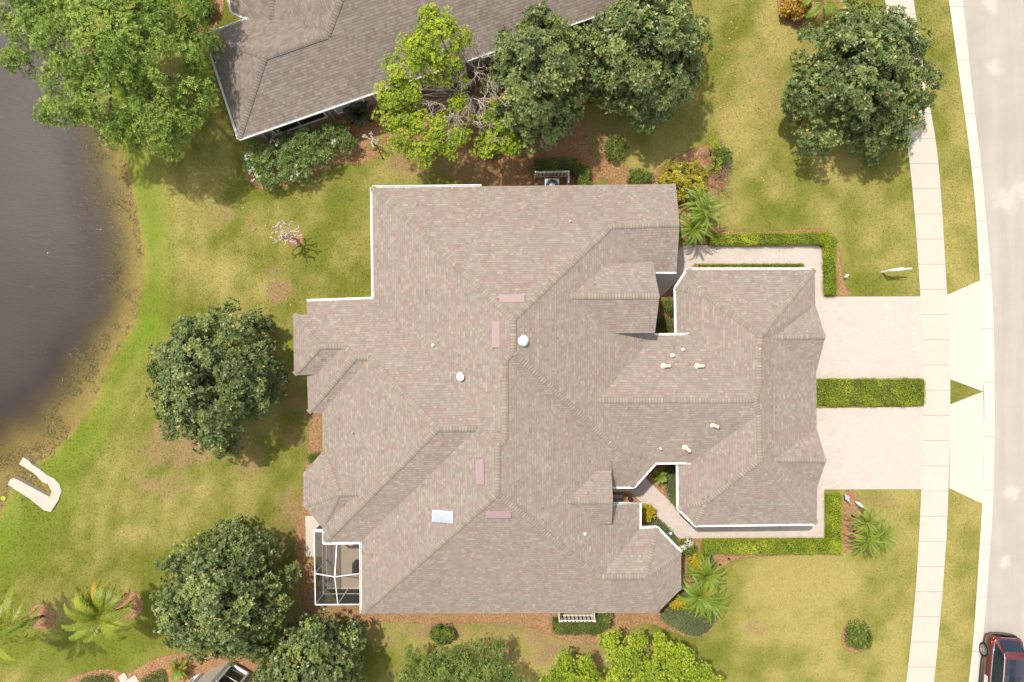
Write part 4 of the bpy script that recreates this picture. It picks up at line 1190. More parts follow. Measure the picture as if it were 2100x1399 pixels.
def tree(name, label, cat, group, bpx, bz, lobes, leaf, fol, trunk_r=.16, trunk_h=1.6, bark='bark', nb=22, seed=1, wig=.25, fill=0):
    """bpx: pixel of the trunk foot on the ground. lobes are metres from the foot."""
    loc = W(*bpx); loc.z = bz
    t = empty(name, loc, label, cat, group)
    q, tt, C = foliage(lobes, seed=seed, **fol)
    if fill:
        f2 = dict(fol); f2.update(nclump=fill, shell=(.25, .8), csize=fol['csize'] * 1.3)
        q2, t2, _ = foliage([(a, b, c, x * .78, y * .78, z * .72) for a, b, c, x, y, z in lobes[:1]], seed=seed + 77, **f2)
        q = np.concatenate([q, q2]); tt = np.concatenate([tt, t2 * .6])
    o = np.array(loc)
    quads_mesh("crown", q + o, tt, M[leaf], t)
    mb = MB(); limbs(mb, (0, 0, -.05), C, (0, 0, trunk_h), trunk_r, np.random.default_rng(seed + 5), nb, wig)
    mb.v = [tuple(np.array(v) + o) for v in mb.v]
    mb.build("trunk", M[bark], t)
    return t

def foot(px, py, z):
    """Pixel of the ground point below a crown centre seen at (px, py) at height z."""
    p = W(px, py, z); return (1050 + p.x * FPX / CAM_H, 699.5 - p.y * FPX / CAM_H)

# ------------------------------------------------------------------ magnolias
MAG = dict(nclump=210, per=20, csize=.34, L=.205, Wd=.10, k=7, spread=1.12, up=.6, odd=.006, base_t=(.05, .97), shell=(.60, 1.15))
def magnolia(label, cx, cy, rx, ry, top, seed, rot=0, extra=(), zc=None, grp="magnolia trees round the two houses", n=210, low=.7):
    zc = zc or top * .50
    s = FPX / (CAM_H - zc)
    ax, ay = rx / s * .86, ry / s * .86
    r = np.random.default_rng(seed * 13 + 3)
    lobes = [(0, 0, zc, ax * .76, ay * .76, (top - zc) * .96)]
    nl = 11
    for i in range(nl):
        a = 2 * np.pi * (i + r.uniform(-.25, .25)) / nl; f = r.uniform(.58, .80); g_ = r.uniform(.22, .40)
        zz = r.uniform(.55, .95) * zc
        lobes.append((math.cos(a) * ax * f, math.sin(a) * ay * f, zz, ax * g_, ay * g_, (top - low) * r.uniform(.24, .34)))
    for (ox, oy, oz, rr) in extra: lobes.append((ox, oy, oz, rr, rr, rr))
    fol = dict(MAG); fol['nclump'] = n; fol['L'] = .205 * r.uniform(.85, 1.15); fol['csize'] = .34 * r.uniform(.85, 1.2); t0 = r.uniform(.0, .16); fol['base_t'] = (t0, .93 + r.uniform(-.1, .06))
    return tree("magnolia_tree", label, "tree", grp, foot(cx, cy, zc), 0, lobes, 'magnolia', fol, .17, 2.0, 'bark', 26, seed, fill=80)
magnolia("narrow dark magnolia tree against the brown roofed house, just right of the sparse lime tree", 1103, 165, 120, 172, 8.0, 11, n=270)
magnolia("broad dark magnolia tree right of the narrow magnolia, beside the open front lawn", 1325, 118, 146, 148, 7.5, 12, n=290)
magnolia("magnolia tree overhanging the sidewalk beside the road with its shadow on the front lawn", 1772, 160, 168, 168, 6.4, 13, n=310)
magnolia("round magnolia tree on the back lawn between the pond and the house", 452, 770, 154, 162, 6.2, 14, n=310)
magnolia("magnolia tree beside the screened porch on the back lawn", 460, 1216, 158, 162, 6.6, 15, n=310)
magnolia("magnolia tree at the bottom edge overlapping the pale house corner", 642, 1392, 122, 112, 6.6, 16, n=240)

# ------------------------------------------------------------------ big oak over the pond
oak_l = []
r_ = np.random.default_rng(5)
for (px, py, z, rad) in ((250, 60, 6.5, 2.6), (330, 120, 5.5, 2.2), (180, 90, 6.5, 2.0), (110, 60, 6.0, 1.7), (60, 50, 5.0, 1.3), (40, 130, 4.8, .7), (130, 190, 5.0, 1.5), (230, 200, 5.5, 1.9), (320, 240, 5.0, 1.7), (390, 190, 4.5, 1.4), (260, 265, 4.5, 1.1), (345, 285, 4.2, .9),
                         (170, 250, 4.5, .9), (400, 90, 4.5, 1.3), (370, 20, 5.5, 1.6), (240, -40, 6.5, 2.4), (120, -20, 6.0, 1.8), (420, 215, 4.0, .6), (40, 20, 5.5, 1.0), (110, 230, 4.6, .7), (160, 20, 6.5, 1.6), (330, -60, 6, 2), (235, 275, 4.0, .6), (385, 260, 4.2, .7)):
    b_ = W(275, 130); q = W(px, py, z) - b_; oak_l.append((q.x, q.y, z, rad, rad, rad * .8))
tree("oak_tree", "large feathery light green oak tree leaning over the edge of the pond", "tree", None, (275, 130), 0, oak_l, 'oak',
     dict(nclump=760, per=20, csize=.30, L=.15, Wd=.065, k=6, spread=1.0, up=.5, odd=.0, base_t=(.0, 1.0), shell=(.6, 1.0)), .26, 2.6, 'bark', 60, 3, .4)

# ------------------------------------------------------------------ sparse lime-green tree with bare branches
def twigs(mb, p, d, L, rad, depth, r, bend=.5, split=(2, 3), up=.05, shrink=.72):
    p = np.array(p, float); d = unit(np.array(d, float))
    pts = [p]; q = p; dd = d
    for i in range(3):
        dd = unit(dd + r.normal(0, bend * .35, 3) + np.array([0, 0, up])); q = q + dd * L / 3; pts.append(q)
    mb.tube(pts, [rad, rad * .9, rad * .8, rad * .68], 5 if rad < .03 else 7)
    if depth <= 0: return
    for i in range(r.integers(split[0], split[1] + 1)):
        nd = unit(dd + r.normal(0, bend, 3)); j = r.integers(2, 4)
        twigs(mb, pts[j], nd, L * shrink * r.uniform(.8, 1.15), rad * .62, depth - 1, r, bend, split, up, shrink)

lb = W(965, 215)
lime_l = []
for (px, py, z, rad) in ((890, 45, 6.2, .8), (912, 90, 6.2, 1.25), (868, 100, 6.0, 1.1), (935, 75, 6.0, .7), (875, 135, 5.6, 1.0), (910, 145, 5.4, .8), (832, 97, 5.2, .45), (812, 150, 5.2, .95), (805, 195, 4.8, .9), (835, 205, 4.6, .75), (800, 235, 4.4, .75), (850, 180, 5.0, .6), (825, 260, 4.2, .85), (860, 250, 4.2, .7), (815, 300, 3.8, .7), (850, 310, 3.6, .7),
                         (858, 340, 3.4, .5), (890, 290, 3.8, .75), (915, 315, 3.4, .6), (900, 250, 4.0, .55), (940, 280, 3.8, .6), (930, 245, 3.8, .5), (985, 250, 4.0, .6), (1005, 230, 4.0, .55), (1010, 280, 3.4, .75), (1040, 290, 3.2, .7), (1060, 285, 3.0, .4), (990, 300, 3.2, .6), (940, 210, 4.4, .4), (955, 165, 4.6, .3), (995, 205, 4.4, .35), (1025, 255, 3.6, .4)):
    q = W(px, py, z) - lb; lime_l.append((q.x, q.y, z, rad, rad, rad * .7))
lt = empty("lime_tree", lb, "sparse lime green tree with a thicket of bare pale branches showing in its middle", "tree")
q, tt, C = foliage(lime_l, nclump=330, per=17, csize=.24, L=.13, Wd=.07, k=6, spread=1.0, seed=21, up=.5, odd=0, base_t=(0, 1.0), shell=(.35, 1.0))
quads_mesh("crown", q + np.array(lb), tt, M['lime'], lt)
mb = MB(); r_ = np.random.default_rng(31)
LB = np.array(lb)
mb.tube([LB - [0, 0, .05], LB + [-.1, 0, 1.0], LB + [-.15, .1, 2.0]], [.19, .15, .12], 9)
for i in r_.choice(len(C), 46, replace=False):
    e = C[i] + LB; s = LB + np.array([-.12, .08, r_.uniform(1.3, 2.0)]); m = s * .5 + e * .5 + r_.normal(0, .3, 3) + [0, 0, .3]
    mb.tube([s, m, e], [.055, .035, .012], 6)
for (px, py, z) in ((955, 170, 4.2), (975, 140, 4.5), (1000, 165, 4.2), (935, 215, 4.0), (980, 205, 4.2), (960, 245, 3.8), (1000, 255, 3.6), (910, 175, 4.2), (985, 120, 4.6), (930, 255, 3.6), (1020, 215, 4.0), (890, 215, 4.0), (945, 130, 4.6)):
    e = np.array(W(px, py, z)); s = LB + np.array([-.12, .08, r_.uniform(1.4, 2.0)]); m = s * .45 + e * .55 + r_.normal(0, .2, 3)
    mb.tube([s, m, e], [.06, .045, .03], 7)
    for k_ in range(4):
        twigs(mb, e, unit(e - m) + r_.normal(0, .7, 3), r_.uniform(.5, .8), .026, 3, r_, .6)
mb.build("branches", M['pale_bark'], lt)

# ------------------------------------------------------------------ trees along the bottom edge
def plume_tree(label, bpx, plumes, leaf, seed, L, Wd, grp=None):
    b = W(*bpx); lobes = []
    for (px, py, z, rad) in plumes:
        q = W(px, py, z) - b; lobes.append((q.x, q.y, z, rad * .75, rad * .75, rad * 1.25))
    return tree("bushy_tree", label, "tree", grp, bpx, 0, lobes, leaf, dict(nclump=16 * len(plumes), per=16, csize=.21, L=L, Wd=Wd, k=6, spread=.85, up=.8, odd=0, base_t=(0, 1), shell=(.3, 1.0), flat=1.3), .12, .8, 'bark', 24, seed)
plume_tree("grey green narrow leaved tree at the bottom edge left of the lime green ones", (925, 1385),
           ((850, 1345, 2.6, .55), (845, 1385, 3.2, .7), (880, 1370, 3.2, .7), (915, 1350, 2.8, .8), (945, 1345, 2.8, .8), (980, 1330, 2.6, .55), (1020, 1325, 2.2, .5), (1015, 1350, 2.6, .7), (1000, 1375, 3.2, .8), (960, 1385, 3.6, 1.0), (915, 1395, 3.8, 1.0), (1040, 1385, 2.8, .6), (1055, 1400, 3, .6), (870, 1410, 3.6, .9), (985, 1415, 4.0, 1.1), (830, 1400, 3, .5)), 'willow', 41, .15, .05)
plume_tree("small yellow green tree at the bottom edge between two larger bushy trees", (1180, 1385),
           ((1160, 1350, 2.2, .5), (1195, 1355, 2.2, .45), (1150, 1380, 2.6, .6), (1205, 1380, 2.6, .55), (1130, 1400, 2.8, .6), (1180, 1405, 3.0, .8), (1220, 1400, 2.8, .5)), 'lime', 42, .12, .07)
plume_tree("large bright yellow green tree at the bottom edge below the dark ground cover bed", (1345, 1385),
           ((1255, 1315, 2.6, .6), (1265, 1345, 2.8, .7), (1290, 1330, 2.8, .6), (1310, 1310, 2.4, .5), (1300, 1360, 3.2, .8), (1350, 1315, 2.4, .6), (1365, 1330, 2.8, .75), (1395, 1345, 3.0, .8), (1380, 1370, 3.4, .9), (1345, 1375, 3.4, .9), (1415, 1375, 3.2, .7), (1440, 1385, 3.0, .7), (1465, 1395, 2.8, .5), (1270, 1385, 3.2, .8), (1320, 1400, 3.8, 1.0), (1390, 1405, 3.8, 1.0), (1240, 1400, 2.8, .5), (1450, 1410, 3.2, .7)), 'lime', 43, .125, .07)

# ------------------------------------------------------------------ shrubs
def shrub(name, label, cat, px, py, rx, ry, h, leaf, seed, n=70, per=10, L=.10, Wd=.055, grp=None, k=5, odd=0, core=True, csize=.14, up=.7):
    zc = h * .5; s = FPX / (CAM_H - zc)
    b = W(*foot(px, py, zc)); ax, ay = rx / s * .88, ry / s * .88
    r = np.random.default_rng(seed)
    lobes = [(0, 0, zc * .8, ax * .8, ay * .8, h * .62)]
    for i in range(6):
        a = i * 1.047 + r.uniform(-.3, .3); lobes.append((math.cos(a) * ax * .55, math.sin(a) * ay * .55, zc * r.uniform(.6, 1.0), ax * .42, ay * .42, h * .38))
    t = empty(name, b, label, cat, grp)
    q, tt, C = foliage(lobes, nclump=n, per=per, csize=csize, L=L, Wd=Wd, k=k, spread=1.0, seed=seed, up=up, zmin=-.2, odd=odd, base_t=(0, 1), shell=(.75, 1.02))
    quads_mesh("foliage", q + np.array(b), tt, M[leaf], t)
    mb = MB(); limbs(mb, (0, 0, -.05), C, (0, 0, h * .25), .035, r, 16, .08)
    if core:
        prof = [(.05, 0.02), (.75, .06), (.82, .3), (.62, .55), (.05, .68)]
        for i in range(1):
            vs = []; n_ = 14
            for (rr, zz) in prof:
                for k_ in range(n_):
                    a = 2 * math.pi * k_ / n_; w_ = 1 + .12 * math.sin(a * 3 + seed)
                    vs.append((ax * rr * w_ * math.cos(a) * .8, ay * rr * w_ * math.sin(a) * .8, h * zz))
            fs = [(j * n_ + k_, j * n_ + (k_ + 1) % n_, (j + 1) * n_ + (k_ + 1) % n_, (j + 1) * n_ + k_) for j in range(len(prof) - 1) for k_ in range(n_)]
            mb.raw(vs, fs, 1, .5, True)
    mb.v = [tuple(np.array(v) + np.array(b)) for v in mb.v]
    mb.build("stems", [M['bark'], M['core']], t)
    return t

shrub("croton_bush", "large yellow variegated bush at the house corner beside the fan of palm fronds", "bush", 1402, 372, 60, 55, 1.3, 'croton', 51, 150, 11, .13, .075)
shrub("dark_shrub", "small dark green shrub at the lawn edge beside the dry twiggy bush", "shrub", 1481, 321, 20, 18, .8, 'shrub', 52, 40, 9)
shrub("shrub", "loose green shrub on the dry patch between the magnolia shade and the house", "shrub", 1262, 303, 27, 30, .8, 'shrub', 53, 55, 8, .11, .05, core=False)
shrub("low_shrub", "low sparse shrub on mulch against the upper house wall", "shrub", 1310, 364, 36, 20, .5, 'shrub', 54, 60, 8, .10, .05, core=False)
shrub("orange_bush", "orange and yellow leaved bush in a mulch ring at the top edge", "bush", 1632, 14, 34, 34, 1.1, 'orange', 55, 70, 10, .15, .08)
shrub("round_shrub", "round clipped green shrub in the courtyard between the entry gable and the garage", "shrub", 1370, 628, 15, 16, .8, 'shrub', 56, 45, 10, .07, .04)
shrub("front_shrub", "single dark green shrub in a mulch ring on the front lawn near the street", "shrub", 1763, 1306, 27, 33, 1.1, 'shrub', 57, 80, 10, .12, .055)
shrub("side_shrub", "round green shrub alone on dry grass below the house", "shrub", 905, 1300, 28, 22, .8, 'shrub', 58, 70, 9, .10, .06)
shrub("golden_bush", "small golden bush below the entry walk of the lower front door", "bush", 1328, 1053, 17, 19, .8, 'yellow', 59, 40, 9, .10, .05)
shrub("golden_bush", "golden bush at the lower bay corner between white roses and the palm", "bush", 1427, 1157, 16, 28, .8, 'yellow', 60, 50, 9, .11, .05)
shrub("golden_bush", "low golden bush tucked under the palm beside the lower bay roof", "bush", 1394, 1236, 24, 10, .6, 'yellow', 61, 30, 8, .10, .05)
rose = shrub("rose_bush", "white flowering bush at the lower bay corner beside the walk", "bush", 1411, 1123, 18, 18, .8, 'shrub', 62, 45, 9, .08, .05)
shrub("dark_shrub", "dark shrub at the top edge among mulch beside the oak tree", "shrub", 412, 12, 26, 28, 1.2, 'shrub', 63, 60, 10, .13, .06)
shrub("low_shrub", "low green shrub against the back wall near the rear bay", "shrub", 646, 940, 17, 14, .6, 'shrub', 64, 45, 9, .08, .04)
shrub("low_shrub", "low leafy shrub under the right side of the sparse lime tree", "shrub", 1003, 305, 30, 24, .7, 'shrub', 65, 50, 9, .09, .05)
def petals(parent, pts, seed, n=14, rad=.12, L=.07, on=.9):
    r = np.random.default_rng(seed); P = []
    for p in pts: P.append(np.array(p) + r.normal(0, rad * .6, (n, 3)) * [1, 1, .4])
    for Pc in P:
        A = unit(np.array([0, 0, 1.0]) + r.normal(0, .35, Pc.shape)); q = whorls(Pc, A, 5, L, L * .7, 1.2, r)
        quads_mesh("flower_cluster", q, r.uniform(0, 1, len(q)), M['petal'], parent)
petals(rose, [W(px, py, .85) for px, py in ((1409, 1111), (1401, 1121), (1405, 1124), (1414, 1119), (1396, 1124), (1418, 1114), (1410, 1107))], 3, 5, .10)

# dry twiggy bush
tb = empty("twiggy_bush", W(1466, 345), "dry brown twiggy bush with a few green shoots beside the yellow bush", "bush")
mb = MB(); r_ = np.random.default_rng(71)
for (px, py) in ((1455, 318), (1462, 330), (1475, 345), (1478, 365), (1468, 380), (1462, 350), (1450, 330), (1485, 350), (1470, 305), (1475, 392)):
    for k_ in range(5):
        q = W(px, py); twigs(mb, (q.x + r_.normal(0, .15), q.y + r_.normal(0, .15), 0), (r_.normal(0, .5), r_.normal(0, .5), 1), r_.uniform(.3, .5), .013, 3, r_, .65, (2, 3))
mb.build("twigs", M['twig'], tb)
q = np.concatenate([foliage([(0, 0, .6, .35, .25, .2)], 8, 7, .1, .1, .05, 5, 1.0, 80 + i)[0] + np.array(W(x, y)) for i, (x, y) in enumerate(((1460, 337), (1458, 352), (1463, 303)))])
quads_mesh("shoots", q, np.random.default_rng(2).uniform(0, 1, len(q)), M['lime'], tb)

# oleander with white flowers
ol = empty("oleander_bush", W(605, 325), "wide oleander bush with white flower clusters along the brown roofed house", "bush")
lobes = []; ob = W(605, 325)
for (px, py, z, rad) in ((525, 335, 1.2, .75), (520, 300, 1.3, .5), (560, 320, 1.5, .8), (555, 355, 1.2, .75), (590, 340, 1.5, .85), (600, 305, 1.6, .8), (580, 290, 1.4, .55), (630, 320, 1.5, .8), (620, 285, 1.6, .7), (650, 290, 1.6, .75), (675, 275, 1.5, .7), (665, 310, 1.4, .65), (700, 290, 1.3, .6), (690, 262, 1.3, .5), (620, 350, 1.2, .55), (575, 370, .9, .5), (535, 365, 1.0, .5), (722, 285, 1.0, .35), (512, 325, 1.0, .4)):
    q = W(px, py, z) - ob; lobes.append((q.x, q.y, z * .72, rad * .85, rad * .85, z * .45))
q, tt, C = foliage(lobes, 300, 9, .2, .17, .042, 7, .85, 91, up=.8, odd=0, base_t=(0, 1), shell=(.6, 1.02))
quads_mesh("foliage", q + np.array(ob), tt, M['oleander'], ol)
mb = MB(); limbs(mb, (0, 0, 0), C, (0, 0, .3), .04, np.random.default_rng(4), 60, .15); mb.v = [tuple(np.array(v) + np.array(ob)) for v in mb.v]; mb.build("stems", M['bark'], ol)
petals(ol, [W(px, py, 1.75) for px, py in ((505, 318), (506, 326), (570, 268), (563, 278), (568, 297), (585, 306), (592, 303), (514, 352), (528, 362), (518, 369), (524, 358), (605, 340), (610, 355), (520, 345), (560, 290), (683, 292), (689, 290), (595, 366))], 5, 4, .10, .06)

# ------------------------------------------------------------------ hedges and ground cover
def hedge(name, label, path, width, h, leaf, seed, dens=1100, L=.055, Wd=.034, cat="hedge", grp=None, ragged=.085):
    """path: pixels of the centre line on the ground."""
    r = np.random.default_rng(seed)
    P = [np.array(W(*p))[:2] for p in path]
    o = empty(name, (P[0][0], P[0][1], 0), label, cat, grp)
    seg = [(P[i], P[i + 1]) for i in range(len(P) - 1)]
    Q, Nn = [], []
    ends = (0, len(seg) - 1)
    for si, (a, b) in enumerate(seg):
        d = b - a; Ls = np.linalg.norm(d); d = d / Ls; s = np.array([-d[1], d[0]])
        e0 = width * .5 if si > 0 else 0; e1 = width * .5 if si < len(seg) - 1 else 0
        per = width + 2 * h * .8
        n = int((Ls + e0 + e1) * per * dens)
        t = r.uniform(-e0, Ls + e1, n); c = r.uniform(0, per, n)
        rr = .10
        side = np.where(c < h * .8, -1, np.where(c > per - h * .8, 1, 0))
        x = np.where(side == -1, -width / 2, np.where(side == 1, width / 2, c - h * .8 - width / 2))
        z = np.where(side == -1, h * .2 + c, np.where(side == 1, h * .2 + per - c, h))
        edge = np.clip((np.abs(x) - (width / 2 - rr)) / rr, 0, 1); z = np.where(side == 0, z - edge ** 2 * .07, z)
        lump = .035 * np.sin(t * 3.1 + seed) + .03 * np.sin(t * 7.3 + x * 4) + .02 * np.sin(t * 13.7 + 1.3 * x * 9)
        z = z + lump + r.normal(0, ragged * .5, n); x = x * (1 + lump) + r.normal(0, ragged * .4, n)
        xy = a + d * t[:, None] + s * x[:, None]
        Q.append(np.concatenate([xy, z[:, None]], 1))
        nn = np.concatenate([s * side[:, None] * .9, np.where(side == 0, 1.0, .45)[:, None]], 1); Nn.append(nn)
    for si, (p, sg) in ((0, (P[0], -1)), (len(seg) - 1, (P[-1], 1))):
        a, b = seg[si]; d = (b - a) / np.linalg.norm(b - a); s = np.array([-d[1], d[0]])
        n = int(width * h * dens); x = r.uniform(-width / 2, width / 2, n); z = r.uniform(h * .15, h, n)
        xy = p + d * sg * r.normal(0, .03, n)[:, None] + s * x[:, None]
        Q.append(np.concatenate([xy, z[:, None]], 1)); Nn.append(np.concatenate([np.tile(d * sg, (n, 1)), np.full((n, 1), .4)], 1))
    Q = np.concatenate(Q); Nn = unit(np.concatenate(Nn) + r.normal(0, .35, (len(Q), 3)))
    D = unit(np.cross(Nn, r.normal(size=Nn.shape)) + Nn * r.uniform(.0, .45, (len(Q), 1)))
    q = leaf_quads(Q, D, Nn, L * r.uniform(.7, 1.3, len(Q)), Wd * r.uniform(.7, 1.3, len(Q)))
    pn = .48 + .38 * fbm(Q[:, 0], Q[:, 1], .7, seed, 3) + r.normal(0, .16, len(Q))
    quads_mesh("foliage", q, np.clip(pn, 0, 1), M[leaf], o)
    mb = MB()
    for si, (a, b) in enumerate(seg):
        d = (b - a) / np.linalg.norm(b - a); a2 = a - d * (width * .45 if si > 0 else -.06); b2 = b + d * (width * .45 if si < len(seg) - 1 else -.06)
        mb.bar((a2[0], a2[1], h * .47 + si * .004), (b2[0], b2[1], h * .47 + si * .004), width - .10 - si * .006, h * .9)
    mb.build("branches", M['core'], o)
    return o
hedge("hedge", "bright green clipped hedge bending round the upper front walk", [(1452, 493), (1686, 491), (1696, 500), (1698, 604)], .62, .52, 'hedge', 101)
hedge("hedge", "bright green clipped hedge bending round the lower front walk", [(1438, 1117), (1704, 1116), (1704, 1010)], .76, .60, 'hedge', 102)
hedge("hedge", "wide low hedge with bare patches between the two driveways", [(1650, 804), (1889, 803)], 1.50, .42, 'hedge', 103, dens=900, ragged=.10)
hedge("hedge", "dark green clipped hedge curving round the upper slatted screen", [(1096, 345), (1172, 344), (1194, 358), (1198, 384)], .68, .7, 'shrub', 104, dens=700, L=.07, Wd=.04)
hedge("hedge", "dark green clipped hedge round the lower slatted screen", [(1134, 1278), (1216, 1278), (1236, 1266), (1240, 1248)], .76, .72, 'shrub', 105, dens=520, L=.08, Wd=.04)
hedge("hedge", "thin low green strip along the upper garage gutter", [(1430, 550), (1645, 549)], .42, .32, 'hedge', 106, dens=380)

def cover(name, label, px, h, leaf, seed, dens=420, L=.09, Wd=.04, kind="stuff", sm=1, cat="ground cover"):
    pts = [(q.x, q.y) for q in G(smooth_poly(px, sm) if sm else px)]
    r = np.random.default_rng(seed)
    X0, X1 = min(p[0] for p in pts), max(p[0] for p in pts); Y0, Y1 = min(p[1] for p in pts), max(p[1] for p in pts)
    n = int((X1 - X0) * (Y1 - Y0) * dens)
    x = r.uniform(X0, X1, n); y = r.uniform(Y0, Y1, n); sd = sdist(x, y, pts)
    k = sd < r.normal(0, .03, n); x, y, sd = x[k], y[k], sd[k]; n = len(x)
    z = h * np.clip(-sd / .18, .15, 1) * (.75 + .25 * np.sin(x * 5.1) * np.sin(y * 4.3)) + r.normal(0, .03, n)
    Nn = unit(np.array([0, 0, 1.0]) + r.normal(0, .5, (n, 3))); D = unit(np.cross(Nn, r.normal(size=(n, 3))))
    q = leaf_quads(np.stack([x, y, np.maximum(z, .03)], 1), D, Nn, L * r.uniform(.7, 1.3, n), Wd * r.uniform(.7, 1.3, n))
    tnt = np.clip(.45 + .25 * np.sin(x * 1.7 + seed) * np.sin(y * 2.1) + r.normal(0, .22, n), 0, 1)
    me_o = quads_mesh(name, q, tnt, M[leaf])
    return tag(me_o, label, cat, None, kind)
cover("ground_cover", "dark blue green ground cover bed below the palm at the lower bay", [(1345, 1262), (1380, 1230), (1402, 1205), (1478, 1205), (1478, 1250), (1458, 1292), (1424, 1308), (1385, 1290)], .28, 'jasmine', 111, 1500)
cover("ground_cover", "small dark blue green ground cover patch above the palm at the lower bay", [(1434, 1135), (1452, 1130), (1466, 1150), (1466, 1168), (1452, 1180), (1436, 1175)], .28, 'jasmine', 112, 1500)
cover("ground_cover", "ground cover strip in the mulch bed along the lower garage gutter", [(1362, 952), (1385, 950), (1386, 1010), (1400, 1050), (1425, 1080), (1415, 1074), (1378, 1035), (1364, 1005)], .22, 'jasmine', 113, 1500)
cover("ground_cover", "ground cover strip between the lower walk and the lower bay", [(1318, 1035), (1350, 1062), (1378, 1088), (1392, 1108), (1396, 1125), (1375, 1120), (1340, 1085), (1322, 1068), (1312, 1045)], .25, 'jasmine', 114, 1500)
cover("ground_cover", "yellow green ground cover in the courtyard below the round shrub", [(1340, 655), (1360, 648), (1386, 660), (1386, 690), (1340, 690)], .22, 'shrub', 115, 900, sm=0)
cover("ground_cover", "green ground cover bed on the left of the white stepping pads at the bottom edge", [(150, 1410), (165, 1392), (195, 1381), (225, 1381), (236, 1392), (232, 1420)], .25, 'shrub', 116, 900)
cover("ground_cover", "low green ground cover at the bottom edge on the right of the white stepping pads", [(285, 1396), (320, 1372), (345, 1372), (345, 1420), (285, 1420)], .2, 'shrub', 117, 900)

# ------------------------------------------------------------------ palms
def frond(r, o, az, elev, L, n, lw, ll, droop, curl=0.0):
    """Quads of one pinnate frond starting at o."""
    t = np.linspace(0.0, 1.0, n)
    ang = elev - droop * t ** 1.5
    ds = L / n
    x = np.cumsum(np.cos(ang)) * ds; z = np.cumsum(np.sin(ang)) * ds
    a = az + curl * t
    C = np.stack([np.cos(a) * x, np.sin(a) * x, z], 1) + o
    T = unit(np.gradient(C, axis=0)); S = unit(np.cross(T, np.array([0, 0, 1.0]))); N = np.cross(S, T)
    keep = t > .12
    prof = np.sin(np.pi * np.clip(t, .08, 1) ** .8) ** .6 * .95 + .05
    out = []
    for sg in (-1, 1):
        D = unit(S * sg * .85 + T * .65 + N * .25 + r.normal(0, .10, S.shape))
        D[:, 2] -= .18
        out.append(leaf_quads(C[keep], unit(D)[keep], N[keep], ll * prof[keep] * r.uniform(.85, 1.1, keep.sum()), np.full(keep.sum(), lw)))
    rach = np.stack([C[:-1] + S[:-1] * .012, C[:-1] - S[:-1] * .012, C[1:] - S[1:] * .009, C[1:] + S[1:] * .009], 1) + np.array([0, 0, .006])
    return np.concatenate(out), rach

def palm(label, heads, fr, leaf, seed, name="palm", n=26, L=1.4, ll=.34, lw=.03, droop=1.5, grp=None, lean=None, yellow=.03, wind=None, nl=40):
    """heads: (px, py, crown height) with the trunk foot below each."""
    b = W(*foot(*heads[0][:3])) if lean is None else W(*lean)
    o = empty(name, b, label, "palm", grp)
    r = np.random.default_rng(seed); Q, T, RQ = [], [], []
    mb = MB()
    for (px, py, h) in heads:
        c = np.array(W(px, py, h))
        f_ = np.array([c[0] * 1.0, c[1] * 1.0, 0]) if lean is None else np.array(b)
        if lean is None:
            f_ = np.array([c[0] + r.normal(0, .05), c[1] + r.normal(0, .05), 0])
        mb.tube([f_, f_ * .5 + c * .5 + r.normal(0, .03, 3), c], [.085, .07, .06], 9)
        for i in range(n):
            az = i * 2.39996 + r.normal(0, .15); lvl = (i + .5) / n
            el = 1.35 - 1.45 * lvl + r.normal(0, .08)
            cu = r.normal(0, .35)
            if wind is not None:
                az = az + .55 * math.sin(wind - az); cu += .5 * math.sin(wind - az)
            q, rq = frond(r, c, az, el, L * r.uniform(.85, 1.1), nl, lw, ll, droop * r.uniform(.8, 1.2), cu)
            Q.append(q); T.append(np.clip(np.full(len(q), r.uniform(.1, .8)) + r.normal(0, .12, len(q)), 0, .95) if r.uniform() > yellow else np.full(len(q), 1.0)); RQ.append(rq)
    quads_mesh("fronds", np.concatenate(Q), np.concatenate(T), M[leaf], o)
    rq = np.concatenate(RQ); quads_mesh("midribs", rq, np.full(len(rq), .85), M[leaf], o)
    mb.build("trunk", M['bark'], o)
    return o
palm("feathery pygmy palm with two heads in the mulch bed at the upper house corner", [(1432, 418, 1.7), (1422, 468, 1.5), (1446, 436, 1.9)], None, 'palm', 121, n=50, L=1.4, ll=.12, lw=.016, droop=1.75, grp="pygmy palms in the front beds", nl=56)
palm("feathery pygmy palm over the dark ground cover bed at the lower bay", [(1433, 1222, 2.1), (1446, 1180, 1.7), (1455, 1232, 1.6)], None, 'palm', 122, n=54, L=1.5, ll=.12, lw=.016, droop=1.75, grp="pygmy palms in the front beds", nl=58)
palm("feathery pygmy palm on the front lawn beside the lower hedge", [(1776, 1070, 1.5), (1778, 1105, 1.6), (1806, 1098, 1.4)], None, 'palm', 123, n=34, L=1.2, ll=.10, lw=.014, droop=1.6, grp="pygmy palms in the front beds", nl=56)
palm("small palm behind the orange bush at the top edge", [(1688, 6, 1.6)], None, 'palm', 124, n=16, L=1.35, ll=.34, lw=.03, droop=1.9, nl=40)
palm("wind tossed queen palm between the pond lawn and the lower magnolia", [(208, 1262, 4.0)], None, 'palm_y', 125, name="queen_palm", n=58, L=2.15, ll=.30, lw=.034, droop=2.2, lean=(262, 1243), wind=2.6, yellow=.05, grp="queen palms in mulch rings", nl=60)
palm("queen palm cut by the left edge with its trunk in a mulch ring", [(0, 1292, 4.2)], None, 'palm_y', 126, name="queen_palm", n=48, L=2.5, ll=.32, lw=.036, droop=1.9, lean=(88, 1263), wind=2.6, yellow=.08, grp="queen palms in mulch rings", nl=60)
palm("dark cycad in the shade of the brown roofed house wall", [(735, 232, .7)], None, 'cycad', 127, name="cycad", n=22, L=.95, ll=.26, lw=.04, droop=1.3, nl=34)
